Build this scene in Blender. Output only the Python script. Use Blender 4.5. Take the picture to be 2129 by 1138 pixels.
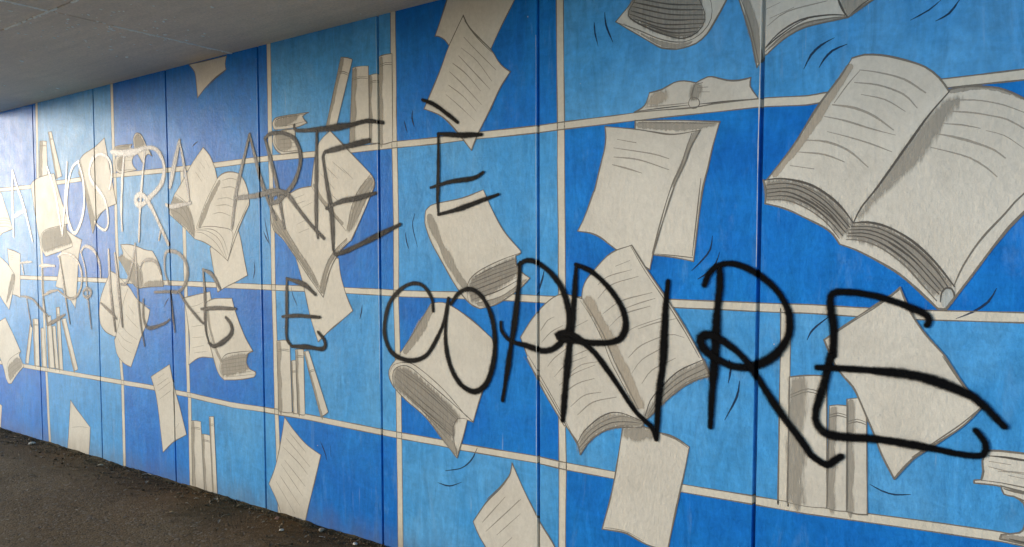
import bpy, bmesh, math, random
from mathutils import Vector, Matrix, noise
random.seed(7)
for o in list(bpy.data.objects): bpy.data.objects.remove(o)
scene = bpy.context.scene
COL = scene.collection
# ------------------------------------------------------------------ camera
CAM_R=(0.84351, 0.53708, -0.00618); CAM_U=(-0.01391, 0.03334, 0.99935); CAM_F=(-0.53694, 0.84287, -0.03559); EYE=1.6241; WALL=2.7253; LENS=24.0113
CEIL = 2.87
cd = bpy.data.cameras.new("camera"); cam = bpy.data.objects.new("camera", cd); COL.objects.link(cam)
cd.sensor_width = 36; cd.lens = LENS; cd.clip_start = .05; cd.clip_end = 2000
R_, U_, F_ = Vector(CAM_R), Vector(CAM_U), Vector(CAM_F)
cam.matrix_world = Matrix(((R_.x, U_.x, -F_.x, 0), (R_.y, U_.y, -F_.y, 0), (R_.z, U_.z, -F_.z, EYE), (0, 0, 0, 1)))
scene.camera = cam
# ------------------------------------------------------------------ sky, sun, exposure
SUN_TO = Vector((-.93, -.366, .08)).normalized()
SUN_STRENGTH, SKY_STRENGTH, EXPOSURE = 1.25, .15, 1.93
elev = math.asin(SUN_TO.z); azim = math.atan2(SUN_TO.x, SUN_TO.y)
w = bpy.data.worlds.new("World"); scene.world = w; w.use_nodes = True
nt = w.node_tree; nt.nodes.clear()
sky = nt.nodes.new("ShaderNodeTexSky"); sky.sky_type = 'NISHITA'; sky.sun_disc = False
sky.sun_elevation = elev; sky.sun_rotation = azim; sky.air_density = .75; sky.dust_density = .25; sky.ozone_density = 1.2
bg = nt.nodes.new("ShaderNodeBackground"); bg.inputs[1].default_value = SKY_STRENGTH
wo = nt.nodes.new("ShaderNodeOutputWorld")
nt.links.new(sky.outputs[0], bg.inputs[0]); nt.links.new(bg.outputs[0], wo.inputs[0])
sl = bpy.data.lights.new("sun", 'SUN'); sl.energy = SUN_STRENGTH; sl.angle = math.radians(9); sl.color = (1, .92, .81)
so = bpy.data.objects.new("sun", sl); COL.objects.link(so)
so.rotation_euler = SUN_TO.to_track_quat('Z', 'Y').to_euler(); so.location = SUN_TO * 30 + Vector((0, 0, 5))
vs = scene.view_settings; vs.view_transform = 'Standard'; vs.look = 'None'; vs.exposure = EXPOSURE; vs.gamma = 1; vs.use_curve_mapping = False
scene.cycles.use_denoising = True; scene.cycles.transparent_max_bounces = 24; scene.cycles.max_bounces = 8; scene.cycles.diffuse_bounces = 5

# ------------------------------------------------------------------ helpers
def sc(r, g, b):
    f = lambda c: (c / 12.92 if c <= .04045 else ((c + .055) / 1.055) ** 2.4)
    return (f(r / 255), f(g / 255), f(b / 255), 1)
class NT:
    def __init__(s, name):
        s.m = bpy.data.materials.new(name); s.m.use_nodes = True; s.t = s.m.node_tree; s.t.nodes.clear()
    def n(s, typ, ins=None, **kw):
        nd = s.t.nodes.new(typ)
        for k, v in kw.items(): setattr(nd, k, v)
        for k, v in (ins or {}).items():
            i = nd.inputs[k]
            if isinstance(v, bpy.types.NodeSocket): s.t.links.new(v, i)
            else: i.default_value = v
        return nd
    def math(s, op, a, b=0., clamp=False):
        return s.n("ShaderNodeMath", {0: a, 1: b}, operation=op, use_clamp=clamp).outputs[0]
    def rng(s, v, a, b, c=0., d=1., smooth=True):
        return s.n("ShaderNodeMapRange", {0: v, 1: a, 2: b, 3: c, 4: d}, interpolation_type='SMOOTHSTEP' if smooth else 'LINEAR').outputs[0]
    def mix(s, f, a, b, blend='MIX'):
        nd = s.n("ShaderNodeMix", data_type='RGBA', blend_type=blend)
        for i, v in ((0, f), (6, a), (7, b)):
            if isinstance(v, bpy.types.NodeSocket): s.t.links.new(v, nd.inputs[i])
            else: nd.inputs[i].default_value = v
        return nd.outputs[2]
    def pos(s, scale=(1, 1, 1), rot=(0, 0, 0)):
        g = s.n("ShaderNodeNewGeometry").outputs["Position"]
        return s.n("ShaderNodeMapping", {0: g, 2: rot, 3: scale}).outputs[0]
    def noise(s, vec, scale, detail=3., rough=.55, dist=0.):
        return s.n("ShaderNodeTexNoise", {"Vector": vec, "Scale": scale, "Detail": detail, "Roughness": rough, "Distortion": dist}).outputs[0]
    def vor(s, vec, scale, feature='F1', **kw):
        return s.n("ShaderNodeTexVoronoi", {"Vector": vec, "Scale": scale}, feature=feature, **kw)
    def out(s, color, rough, normal=None, spec=.5, alpha=None, extra=None):
        ins = {"Base Color": color, "Roughness": rough, "Specular IOR Level": spec}
        if normal is not None: ins["Normal"] = normal
        if alpha is not None: ins["Alpha"] = alpha
        ins.update(extra or {})
        p = s.n("ShaderNodeBsdfPrincipled", ins)
        o = s.n("ShaderNodeOutputMaterial", {0: p.outputs[0]})
        return s.m
def plaster_bump(N, strength=1.):
    """relief of the painted concrete: roller stipple, trowel waves, hair cracks, the same for every coat of paint"""
    p = N.pos()
    fine = N.noise(N.pos((1, 1, .6)), 85, 3, .65)
    mid = N.noise(p, 38, 4, .6)
    wave = N.noise(p, 5, 3, .5)
    warp = N.n("ShaderNodeVectorMath", {0: p, 1: N.n("ShaderNodeVectorMath", {0: N.n("ShaderNodeTexNoise", {"Vector": p, "Scale": 4.5, "Detail": 4.}).outputs[1], 1: (.35, .35, .35)}, operation='MULTIPLY').outputs[0]}, operation='ADD').outputs[0]
    edge = N.vor(warp, 2.1, 'DISTANCE_TO_EDGE').outputs[0]
    crack = N.math('MULTIPLY', N.rng(edge, 0., .006, 1, 0), N.rng(N.noise(p, 1.3, 2), .60, .66))
    bl = N.vor(p, 26)
    blob = N.math('MULTIPLY', N.rng(bl.outputs["Distance"], 0., .16, 1, 0), N.rng(N.n("ShaderNodeSeparateColor", {0: bl.outputs["Color"]}).outputs[0], .80, .82))
    hgt = N.math('ADD', N.math('MULTIPLY', fine, .8), N.math('MULTIPLY', mid, .7))
    hgt = N.math('ADD', hgt, N.math('MULTIPLY', wave, 1.3))
    hgt = N.math('ADD', hgt, N.math('MULTIPLY', blob, .4))
    hgt = N.math('SUBTRACT', hgt, N.math('MULTIPLY', crack, .0))
    return N.n("ShaderNodeBump", {"Strength": .55 * strength, "Distance": .0032, "Height": hgt}).outputs[0], crack, blob
def wall_paint(name, c1, c2, c3=None, rough=.50, spec=.05, strokes=True):
    N = NT(name)
    big = N.noise(N.pos((1, 1, .8)), 2.6, 5, .62, .6)
    str_ = N.noise(N.pos((4.5, 1, 1.1), (0, .22, 0)), 3.4, 5, .65, 1.6)
    stb = N.noise(N.pos((1.3, 1, 3.6), (0, -.55, 0)), 4.1, 5, .65, 1.9)
    col = N.mix(N.rng(big, .32, .68), c1, c2)
    if c3: col = N.mix(N.math('MULTIPLY', N.rng(N.noise(N.pos(), 1.3, 3, .5, .8), .52, .72), .55), col, c3)
    amt = .42 if strokes else .07
    v = N.math('ADD', N.math('MULTIPLY', N.math('SUBTRACT', str_, .5), amt * 2), N.math('MULTIPLY', N.math('SUBTRACT', stb, .5), amt))
    v = N.math('ADD', v, N.math('ADD', N.math('MULTIPLY', N.math('SUBTRACT', N.noise(N.pos(), 60, 4, .7), .5), .40 if strokes else .20), N.math('MULTIPLY', N.math('SUBTRACT', N.noise(N.pos((1, 1, .6)), 85, 3, .65), .5), .25)))
    col = N.mix(1., col, N.n("ShaderNodeCombineColor", {0: N.math('ADD', v, 1.), 1: N.math('ADD', v, 1.), 2: N.math('ADD', v, 1.)}).outputs[0], 'MULTIPLY')
    if strokes:   # swipes of a half-loaded brush, lighter and milkier
        sw = N.noise(N.pos((3.2, 1, .9), (0, .5, 0)), 2.4, 5, .7, 1.1); sw2 = N.noise(N.pos((.9, 1, 3.), (0, -.2, 0)), 2.1, 5, .7, 1.2)
        col = N.mix(N.math('MULTIPLY', N.rng(sw, .54, .74), .22), col, (.20, .40, .66, 1))
        col = N.mix(N.math('MULTIPLY', N.rng(sw2, .56, .74), .28), col, c3)
        scuff = N.math('MULTIPLY', N.rng(N.noise(N.pos((30, 1, 1.2), (0, .25, 0)), 2., 2, .5), .68, .74), N.rng(N.noise(N.pos(), 1.6, 3), .55, .65))
        col = N.mix(N.math('MULTIPLY', scuff, .35), col, (.42, .52, .66, 1))
    nrm, crack, blob = plaster_bump(N)
    # flaked spots that show the pale plaster, dark pinholes
    ch = N.vor(N.pos(), 11)
    r1 = N.n("ShaderNodeSeparateColor", {0: ch.outputs["Color"]})
    chip = N.math('MULTIPLY', N.rng(N.math('ADD', ch.outputs["Distance"], N.math('MULTIPLY', N.noise(N.pos(), 160, 2), .05)), .045, .062, 1, 0), N.rng(r1.outputs[0], .86, .87))
    col = N.mix(N.math('MULTIPLY', chip, .75), col, sc(205, 200, 190))
    pin = N.vor(N.pos(), 17); r2 = N.n("ShaderNodeSeparateColor", {0: pin.outputs["Color"]})
    pinf = N.math('MULTIPLY', N.rng(pin.outputs["Distance"], .035, .06, 1, 0), N.rng(r2.outputs[1], .9, .91))
    col = N.mix(N.math('MULTIPLY', pinf, .7), col, sc(40, 45, 60))
    # splashed grime along the foot of the wall
    z = N.n("ShaderNodeSeparateXYZ", {0: N.n("ShaderNodeNewGeometry").outputs["Position"]}).outputs[2]
    gr = N.math('MULTIPLY', N.rng(N.math('ADD', z, N.math('MULTIPLY', N.noise(N.pos((1, 1, .4)), 9, 4, .7), -.25)), -.17, .07, 1, 0), .4)
    col = N.mix(gr, col, sc(98, 84, 66))
    ro = N.math('ADD', rough - .08, N.math('MULTIPLY', N.noise(N.pos(), 7, 4, .6), .16))
    return N.out(col, ro, nrm, spec)
def stroke_mat(name, c, rough=.58, spec=.04, density=1., dry=.5):
    """a brush stroke: UV.x = 0 on the middle, 1 on the rim; UV.y = metres along it"""
    N = NT(name)
    uv = N.n("ShaderNodeUVMap", uv_map="UV").outputs[0]
    d = N.n("ShaderNodeSeparateXYZ", {0: uv}).outputs[0]
    nz = N.noise(N.pos(), 130, 3, .65)
    patch = N.noise(N.pos(), 14, 3, .6)
    a = N.rng(N.math('ADD', d, N.math('MULTIPLY', N.math('SUBTRACT', nz, .5), dry * 1.6)), .68, 1., 1, 0)
    a = N.math('MULTIPLY', a, N.rng(N.math('ADD', patch, N.math('MULTIPLY', nz, .35)), .32, .66, 1 - dry, 1))
    a = N.math('MULTIPLY', a, density)
    nrm, _, _ = plaster_bump(N)
    return N.out(c, rough, nrm, spec, a)
def hatch_mat(name, c, c2, density):
    N = NT(name)
    h1 = N.noise(N.pos((1, 1, 1), (0, .55, 0)), 26, 3, .6)
    st = N.noise(N.pos((14, 1, 1.6), (0, .9, 0)), 6, 3, .65)
    a = N.math('MULTIPLY', N.rng(N.math('ADD', N.math('MULTIPLY', st, .65), N.math('MULTIPLY', h1, .35)), .25, .60, .55, 1), density)
    uv = N.n("ShaderNodeUVMap", uv_map="UV").outputs[0]
    d = N.n("ShaderNodeSeparateXYZ", {0: uv}).outputs[0]
    a = N.math('MULTIPLY', a, N.rng(N.math('ADD', d, N.math('MULTIPLY', N.math('SUBTRACT', st, .5), .9)), .55, .98, 1, 0))
    nrm, _, _ = plaster_bump(N)
    return N.out(N.mix(h1, c, c2), .56, nrm, .05, a)
def spray_mat(name, density=1.):
    N = NT(name)
    uv = N.n("ShaderNodeUVMap", uv_map="UV").outputs[0]
    d = N.n("ShaderNodeSeparateXYZ", {0: uv}).outputs[0]
    nz = N.noise(N.pos(), 420, 2, .6); n2 = N.noise(N.pos(), 60, 3, .6)
    t = N.math('ADD', d, N.math('ADD', N.math('MULTIPLY', N.math('SUBTRACT', nz, .5), .30), N.math('MULTIPLY', N.math('SUBTRACT', n2, .5), .22)))
    core = N.math('MULTIPLY', N.rng(t, .24, .66, 1, 0), N.rng(N.noise(N.pos(), 16, 4, .65), .25, .5, density * .94, density))
    mist = N.math('MULTIPLY', N.rng(d, .50, 1., .12, 0), N.rng(N.noise(N.pos(), 300, 2, .6), .42, .62, .1, 1))
    a = N.math('MAXIMUM', core, mist)
    nrm, _, _ = plaster_bump(N, .7)
    return N.out(sc(12, 12, 14), .38, nrm, .07, a)

CREAM = (sc(204, 200, 192), sc(194, 189, 180), sc(209, 204, 194))
MAT = dict(
    dark=wall_paint("dark_blue_paint", (.009, .15, .55, 1), (.014, .195, .60, 1), (.007, .125, .49, 1)),
    light=wall_paint("light_blue_paint", (.056, .29, .65, 1), (.092, .335, .67, 1), (.036, .25, .61, 1)),
    cream=wall_paint("cream_paint", *CREAM, strokes=False),
    board=wall_paint("cream_board_paint", sc(207, 202, 191), sc(198, 192, 180), strokes=False),
    l=stroke_mat("pale_line_paint", sc(164, 158, 149), density=.8, dry=.55),
    g=stroke_mat("grey_line_paint", sc(120, 115, 108), density=.92, dry=.3),
    k=stroke_mat("charcoal_line_paint", sc(92, 88, 84), density=.92, dry=.25),
    mark=stroke_mat("navy_line_paint", sc(40, 58, 88), density=.85, dry=.35),
    shade=hatch_mat("grey_hatch_paint", sc(170, 165, 156), sc(154, 148, 139), .82),
    shadedark=hatch_mat("dark_hatch_paint", sc(160, 155, 147), sc(138, 133, 126), .82),
    tan=hatch_mat("tan_hatch_paint", sc(186, 175, 160), sc(176, 166, 152), .75),
    pale=hatch_mat("pale_blue_paint", sc(185, 190, 190), sc(176, 182, 184), .95),
    spray=spray_mat("black_spray_paint", 1.), spraythin=spray_mat("thin_black_spray_paint", .82))

def P(s): return [tuple(int(v) / 1000 for v in t.split(',')) for t in s.split()]
def smooth(pts, step=.02):
    if len(pts) < 3:
        a, b = Vector(pts[0]), Vector(pts[-1]); n = max(1, int((b - a).length / .05))
        return [tuple(a.lerp(b, i / n)) for i in range(n + 1)]
    q = [Vector(p) for p in pts]; q = [q[0] * 2 - q[1]] + q + [q[-1] * 2 - q[-2]]
    out = []
    for i in range(1, len(q) - 2):
        p0, p1, p2, p3 = q[i - 1:i + 3]; n = max(2, min(24, int((p2 - p1).length / step)))
        for k in range(n):
            t = k / n
            out.append(tuple(.5 * ((2 * p1) + (p2 - p0) * t + (2 * p0 - 5 * p1 + 4 * p2 - p3) * t * t + (3 * p1 - p0 - 3 * p2 + p3) * t ** 3)))
    out.append(tuple(q[-2])); return out

JOINTS = [(-6.512, -0.0015), (-5.5298, 0.0024), (-4.5386, -0.0056), (-3.5687, 0.0001), (-2.5839, 0.0035), (-1.598, 0.004), (-0.6307, 0.0129)]
POSTS = {'V1': "-6439,2860 -6459,2168 -6426,1480 -6414,748 -6384,6",
 'V2': "-5252,2858 -5251,2425 -5239,2199 -5240,1780 -5228,1204 -5227,813 -5209,640 -5213,4",
 'V3': "-4386,2174 -4374,1780 -4372,1413 -4368,652 -4358,623 -4360,7",
 'V4': "-3463,2861 -3467,2194 -3462,1929 -3458,1754 -3460,1421 -3454,1082 -3453,638 -3446,404 -3440,2",
 'V5': "-2465,2867 -2467,2333 -2461,1759 -2467,1340 -2458,839 -2457,647 -2457,26",
 'V6': "-1474,2735 -1471,2196 -1470,1879 -1468,1423 -1471,848 -1468,647 -1472,255",
 'V7': "-511,1393 -512,1196 -515,642"}
SHELVES = {'H1': "-7801,2190 -7182,2185 -6536,2180 -6116,2189 -5736,2193 -5239,2192 -4557,2185 -4265,2182 -4027,2181 -3730,2184 -3454,2184 -3070,2177 -2759,2178 -2569,2178 -2456,2178 -2163,2174 -1895,2176 -1594,2173 -1479,2175 -1205,2178 -1117,2179 -884,2178 -603,2176 -440,2165 -386,2169 -12,2169 198,2169",
 'H2': "-7865,1410 -6839,1404 -6084,1405 -5410,1406 -4395,1403 -3477,1400 -2853,1399 -2583,1396 -2412,1393 -2078,1396 -1736,1395 -1552,1392 -961,1397 -616,1395 -433,1395 -277,1391 -84,1390 211,1394",
 'H3': "-7931,610 -6838,626 -6187,634 -5514,640 -4815,645 -4324,640 -3894,628 -3453,638 -3204,640 -2597,633 -2447,633 -2173,635 -2054,633 -1601,640 -1475,636 -1206,634 -922,634 -631,638 -426,641 -226,652 160,670 223,668"}
PAINTED = [
 ('painted_book', 'painted book cut by the far left end of the mural above the shelf, spread pages', 1, 6,
  ["-7392,2193 -7183,2167 -7150,2150", "-7150,2150 -7090,2050 -7014,1935 -6955,1829", "-6955,1829 -7056,1812 -7142,1799 -7213,1773 -7322,1721", "-7322,1721 -7392,2193"],
  [(4,'l',"-7236,1932 -7098,1930 -6999,1912"), (4,'l',"-7237,1910 -7083,1907 -6984,1889"), (4,'l',"-7239,1887 -7068,1884 -6977,1867"), (4,'l',"-7241,1858 -7070,1854 -6971,1837")],
  [],
  []),
 ('painted_page', 'painted sheet slipping out behind the closed book at the left end of the mural', 1, 6,
  ["-6003,1807 -5883,1757 -5752,1718", "-5752,1718 -5804,1608 -5831,1494 -5852,1366 -5865,1250 -5886,1175", "-5886,1175 -5968,1240 -6062,1292 -6088,1326", "-6088,1326 -6144,1331 -6201,1341", "-6201,1341 -6152,1442 -6109,1567", "-6109,1567 -6003,1807"],
  [],
  [],
  []),
 ('painted_book', 'painted upright book on the upper left shelf, left of the leaning one', 1, 4.5,
  ["-6403,2548 -6342,2546 -6282,2537", "-6282,2537 -6282,2264", "-6282,2264 -6356,2258 -6431,2259", "-6431,2259 -6403,2548"],
  [(4,'g',"-6401,2513 -6344,2511 -6287,2505"), (4,'g',"-6402,2507 -6344,2505 -6287,2499")],
  [],
  [('shade',"-6400,2543 -6355,2540 -6353,2487 -6371,2431 -6359,2374 -6376,2317 -6371,2267 -6426,2265")]),
 ('painted_book', 'painted thin book leaning left on the upper left shelf', 2, 4.5,
  ["-6249,2608 -6222,2609 -6194,2608", "-6194,2608 -6039,2237", "-6039,2237 -6089,2229 -6141,2223", "-6141,2223 -6249,2608"],
  [(4,'g',"-6230,2550 -6202,2552 -6173,2552"), (4,'g',"-6228,2541 -6199,2544 -6169,2543")],
  [],
  [('shade',"-6245,2602 -6232,2602 -6207,2531 -6189,2454 -6158,2379 -6140,2302 -6114,2235 -6140,2231")]),
 ('painted_book', 'painted closed book tumbling over the left shelf board, hatched page block', 2, 6,
  ["-6586,2195 -6530,2227 -6422,2249 -6288,2262 -6172,2265", "-6172,2265 -6097,2106 -6021,1973 -5952,1852", "-5952,1852 -5994,1843 -5991,1788", "-5991,1788 -5939,1733 -5901,1689 -5909,1665", "-5909,1665 -6126,1625 -6353,1587", "-6353,1587 -6417,1640 -6449,1719 -6494,1841 -6543,2028 -6586,2195"],
  [(6,'g',"-5952,1852 -6113,1835 -6287,1820 -6377,1799 -6424,1768 -6449,1726"), (4,'g',"-6387,1637 -6195,1664 -5996,1700"), (4,'l',"-6411,1740 -6204,1758 -5978,1768"), (4,'l',"-6412,1711 -6206,1730 -5966,1744"), (4,'l',"-6407,1683 -6207,1702 -5953,1723"), (4,'l',"-6401,1768 -6202,1785 -6004,1802")],
  [],
  [('shade',"-6317,1812 -6200,1823 -6009,1833 -5991,1781 -5920,1699 -6124,1663 -6328,1629 -6394,1647 -6420,1704 -6409,1761 -6378,1789")]),
 ('painted_book', 'painted narrow closed book standing upright below the tumbling closed book', 2, 6,
  ["-6142,1595 -6099,1609 -6001,1616 -5906,1595 -5853,1571 -5822,1535", "-5822,1535 -5835,1427 -5864,1278", "-5864,1278 -5940,1255 -6008,1266 -6049,1279", "-6049,1279 -6064,1375 -6094,1457 -6142,1595"],
  [],
  [(26,'shade',"-6112,1581 -6073,1450 -6034,1286")],
  []),
 ('painted_page', 'small painted sheet with short text lines near the left end of the mural', 1, 6,
  ["-7068,1656 -6936,1636 -6823,1610", "-6823,1610 -6836,1433 -6850,1225", "-6850,1225 -6914,1241 -6996,1250", "-6996,1250 -7034,1430 -7068,1656"],
  [(4,'l',"-7033,1622 -6946,1612"), (4,'l',"-7035,1601 -6955,1594"), (4,'l',"-7031,1584 -6957,1577"), (4,'l',"-7027,1565 -6974,1561")],
  [],
  []),
 ('painted_book', 'painted book with a shaded side at the left end of the mural, middle row', 2, 6,
  ["-7328,1630 -7227,1584 -7078,1520 -6958,1442", "-6958,1442 -6938,1416 -6952,1356 -6995,1265 -7073,1111", "-7073,1111 -7155,1161 -7253,1234 -7353,1301", "-7353,1301 -7328,1630"],
  [(4,'g',"-6984,1430 -7041,1324 -7129,1170")],
  [],
  [('shade',"-7000,1426 -6947,1427 -6959,1356 -7038,1249 -7120,1174 -7058,1324")]),
 ('painted_book', 'painted closed book at the lower left end of the mural, page block turned down', 2, 6,
  ["-7386,960 -7271,997 -7157,1034", "-7157,1034 -7005,890 -6870,749", "-6870,749 -6906,719 -6819,622", "-6819,622 -6950,544 -7077,446", "-7077,446 -7132,441 -7184,485", "-7184,485 -7244,603 -7400,778", "-7400,778 -7386,960"],
  [(5,'g',"-6870,749 -7033,692 -7132,631 -7174,535"), (4,'g',"-7138,551 -7025,610 -6890,658"), (4,'g',"-7127,515 -7001,575 -6865,636")],
  [],
  [('shade',"-7141,587 -7036,651 -6927,693 -6852,631 -6976,553 -7102,474")]),
 ('painted_page', 'painted sheet at the lower left end of the mural, only its right edge in view', 1, 6,
  ["-7499,239 -7356,236 -7286,219", "-7286,219 -7309,98 -7332,-12", "-7332,-12 -7519,-19", "-7519,-19 -7499,239"],
  [],
  [],
  []),
 ('painted_page', 'painted blank sheet with a peaked top standing at the foot of the wall, left end', 1, 6,
  ["-6009,419 -5928,364 -5803,292 -5705,234", "-5705,234 -5717,130 -5738,7", "-5738,7 -6083,3", "-6083,3 -6050,171 -6009,419"],
  [(3,'l',"-6004,194 -5850,220 -5722,227")],
  [],
  []),
 ('painted_book', 'painted thin book leaning right, first of the left shelf row', 1, 4.5,
  ["-6681,1007 -6659,992 -6638,971", "-6638,971 -6730,653", "-6730,653 -6761,654 -6791,660", "-6791,660 -6681,1007"],
  [],
  [],
  [('shade',"-6682,1000 -6671,992 -6689,929 -6713,863 -6730,794 -6755,727 -6772,665 -6787,667")]),
 ('painted_book', 'painted book standing on the left shelf crossed by the panel joint', 2, 4.5,
  ["-6626,1048 -6575,1054 -6524,1053", "-6524,1053 -6528,651", "-6528,651 -6574,648 -6620,651", "-6620,651 -6626,1048"],
  [(4,'g',"-6621,1001 -6575,1006 -6529,1005"), (4,'g',"-6621,992 -6575,997 -6529,996")],
  [],
  [('shade',"-6623,1042 -6597,1044 -6594,970 -6601,890 -6593,811 -6599,731 -6594,659 -6617,659")]),
 ('painted_book', 'painted short book on the left shelf just right of the panel joint', 1, 4.5,
  ["-6490,974 -6459,981 -6427,983", "-6427,983 -6402,656", "-6402,656 -6444,653 -6487,654", "-6487,654 -6490,974"],
  [],
  [],
  [('shade',"-6488,970 -6472,972 -6469,913 -6473,848 -6465,784 -6468,719 -6463,661 -6484,661")]),
 ('painted_book', 'painted wide upright book in the middle of the left shelf row', 2, 4.5,
  ["-6375,1082 -6338,1090 -6301,1093", "-6301,1093 -6261,657", "-6261,657 -6313,654 -6367,656", "-6367,656 -6375,1082"],
  [(4,'g',"-6371,1031 -6335,1038 -6299,1040"), (4,'g',"-6371,1022 -6335,1029 -6299,1030")],
  [],
  [('shade',"-6373,1076 -6354,1079 -6349,1000 -6352,913 -6341,828 -6344,742 -6337,665 -6364,664")]),
 ('painted_book', 'painted slim upright book between the wide and the tall one on the left shelf', 1, 4.5,
  ["-6286,1003 -6256,1009 -6227,1012", "-6227,1012 -6191,657", "-6191,657 -6222,656 -6254,658", "-6254,658 -6286,1003"],
  [],
  [],
  [('shade',"-6283,998 -6269,1000 -6261,936 -6259,866 -6247,797 -6245,727 -6237,664 -6252,664")]),
 ('painted_book', 'painted tallest upright book of the left shelf row', 2, 4.5,
  ["-6206,1164 -6177,1169 -6148,1170", "-6148,1170 -6116,654", "-6116,654 -6151,653 -6187,654", "-6187,654 -6206,1164"],
  [(4,'g',"-6201,1103 -6174,1108 -6147,1108"), (4,'g',"-6201,1092 -6174,1097 -6146,1097")],
  [],
  [('shade',"-6204,1157 -6189,1158 -6183,1064 -6184,961 -6174,859 -6174,757 -6167,665 -6185,665")]),
 ('painted_book', 'painted book tipping over left, last of the left shelf row', 1, 4.5,
  ["-6120,1068 -6086,1078 -6050,1085", "-6050,1085 -5871,683", "-5871,683 -5906,670 -5944,662", "-5944,662 -6120,1068"],
  [],
  [],
  [('shade',"-6116,1062 -6098,1066 -6063,991 -6033,908 -5992,829 -5961,747 -5927,676 -5945,671")]),
 ('painted_page', 'painted tall sheet with five text lines, folded at its right, low on the left', 2, 6,
  ["-4823,723 -4699,780 -4585,832", "-4585,832 -4535,677 -4477,550 -4402,361", "-4402,361 -4564,285 -4693,193", "-4693,193 -4739,488 -4773,621 -4823,723"],
  [(4,'l',"-4728,722 -4653,762"), (4,'l',"-4744,667 -4604,737"), (4,'l',"-4732,630 -4582,709"), (4,'l',"-4722,571 -4580,647"), (3,'l',"-4549,645 -4543,281"), (4,'l',"-4529,387 -4486,430")],
  [],
  []),
 ('painted_page', 'painted curled sheet behind the letters O and S, folded along its left', 2, 6,
  ["-5742,2351 -5675,2385 -5520,2424 -5373,2481", "-5373,2481 -5338,2358 -5287,2178 -5226,1980", "-5226,1980 -5347,1959 -5447,1918 -5525,1856 -5581,1766", "-5581,1766 -5647,1964 -5714,2151 -5775,2241", "-5775,2241 -5742,2351"],
  [(5,'g',"-5735,2337 -5662,2148 -5537,1862"), (5,'g',"-5525,1856 -5511,1894 -5347,1959")],
  [],
  [('shade',"-5736,2324 -5687,2176 -5606,2002 -5550,1869 -5584,1792 -5645,1990 -5713,2164 -5762,2233")]),
 ('painted_book', 'painted closed book lying on the upper left shelf board, lower of two', 1, 6,
  ["-5231,2304 -5205,2332 -5147,2336 -4933,2332", "-4933,2332 -4981,2311 -4998,2278 -4984,2243 -4938,2212", "-4938,2212 -5041,2208 -5170,2203", "-5170,2203 -5218,2224 -5233,2269 -5231,2304"],
  [(5,'g',"-4933,2324 -5132,2322 -5190,2305 -5203,2267 -5177,2226 -4961,2220"), (3,'g',"-5174,2282 -5085,2288 -4997,2286")],
  [],
  [('shade',"-5190,2296 -5132,2321 -5099,2320 -5112,2217 -5169,2225 -5200,2258")]),
 ('painted_book', 'painted closed book lying on another, upper of two on the upper left shelf board', 2, 6,
  ["-5244,2375 -5218,2403 -5160,2407 -4992,2401", "-4992,2401 -5017,2373 -4987,2345", "-4987,2345 -5163,2349 -5245,2352", "-5245,2352 -5244,2375"],
  [(6,'k',"-5227,2389 -5193,2398 -5000,2393")],
  [],
  [('shade',"-5218,2386 -5177,2395 -5032,2392 -5066,2347 -5212,2355")]),
 ('painted_book', 'painted small book tipping with a rounded dark end, above the two lying books', 3, 6,
  ["-4969,2395 -4974,2438 -4950,2469 -4918,2475 -4873,2458 -4829,2408 -4808,2372", "-4808,2372 -4772,2336 -4741,2296", "-4741,2296 -4803,2314 -4852,2246", "-4852,2246 -4910,2314 -4955,2360 -4969,2395"],
  [(6,'g',"-4950,2393 -4954,2436 -4934,2459 -4911,2462 -4874,2441 -4827,2382")],
  [],
  [('shadedark',"-4953,2393 -4954,2436 -4931,2459 -4910,2461 -4877,2441 -4833,2387 -4877,2372 -4931,2370")]),
 ('painted_page', 'painted blank sheet falling from under the left open book', 1, 6,
  ["-4090,1644 -4058,1511 -4018,1356", "-4018,1356 -3927,1392 -3822,1427 -3707,1470", "-3707,1470 -3740,1589 -3770,1706 -3802,1782", "-3802,1782 -4090,1644"],
  [],
  [],
  []),
 ('painted_book', 'painted open book flying with fanned pages under the letter A, left part of the mural', 2, 6,
  ["-4479,2012 -4386,2093 -4265,2210 -4139,2306", "-4139,2306 -4068,2245 -4017,2159 -3996,2092", "-3996,2092 -3938,2121 -3850,2127 -3774,2111", "-3774,2111 -3716,2060 -3678,1973 -3675,1910", "-3675,1910 -3758,1802 -3839,1675 -3904,1561", "-3904,1561 -4009,1621 -4135,1678 -4256,1707", "-4256,1707 -4359,1777 -4456,1832 -4545,1881", "-4545,1881 -4532,1933 -4479,2012"],
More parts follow.
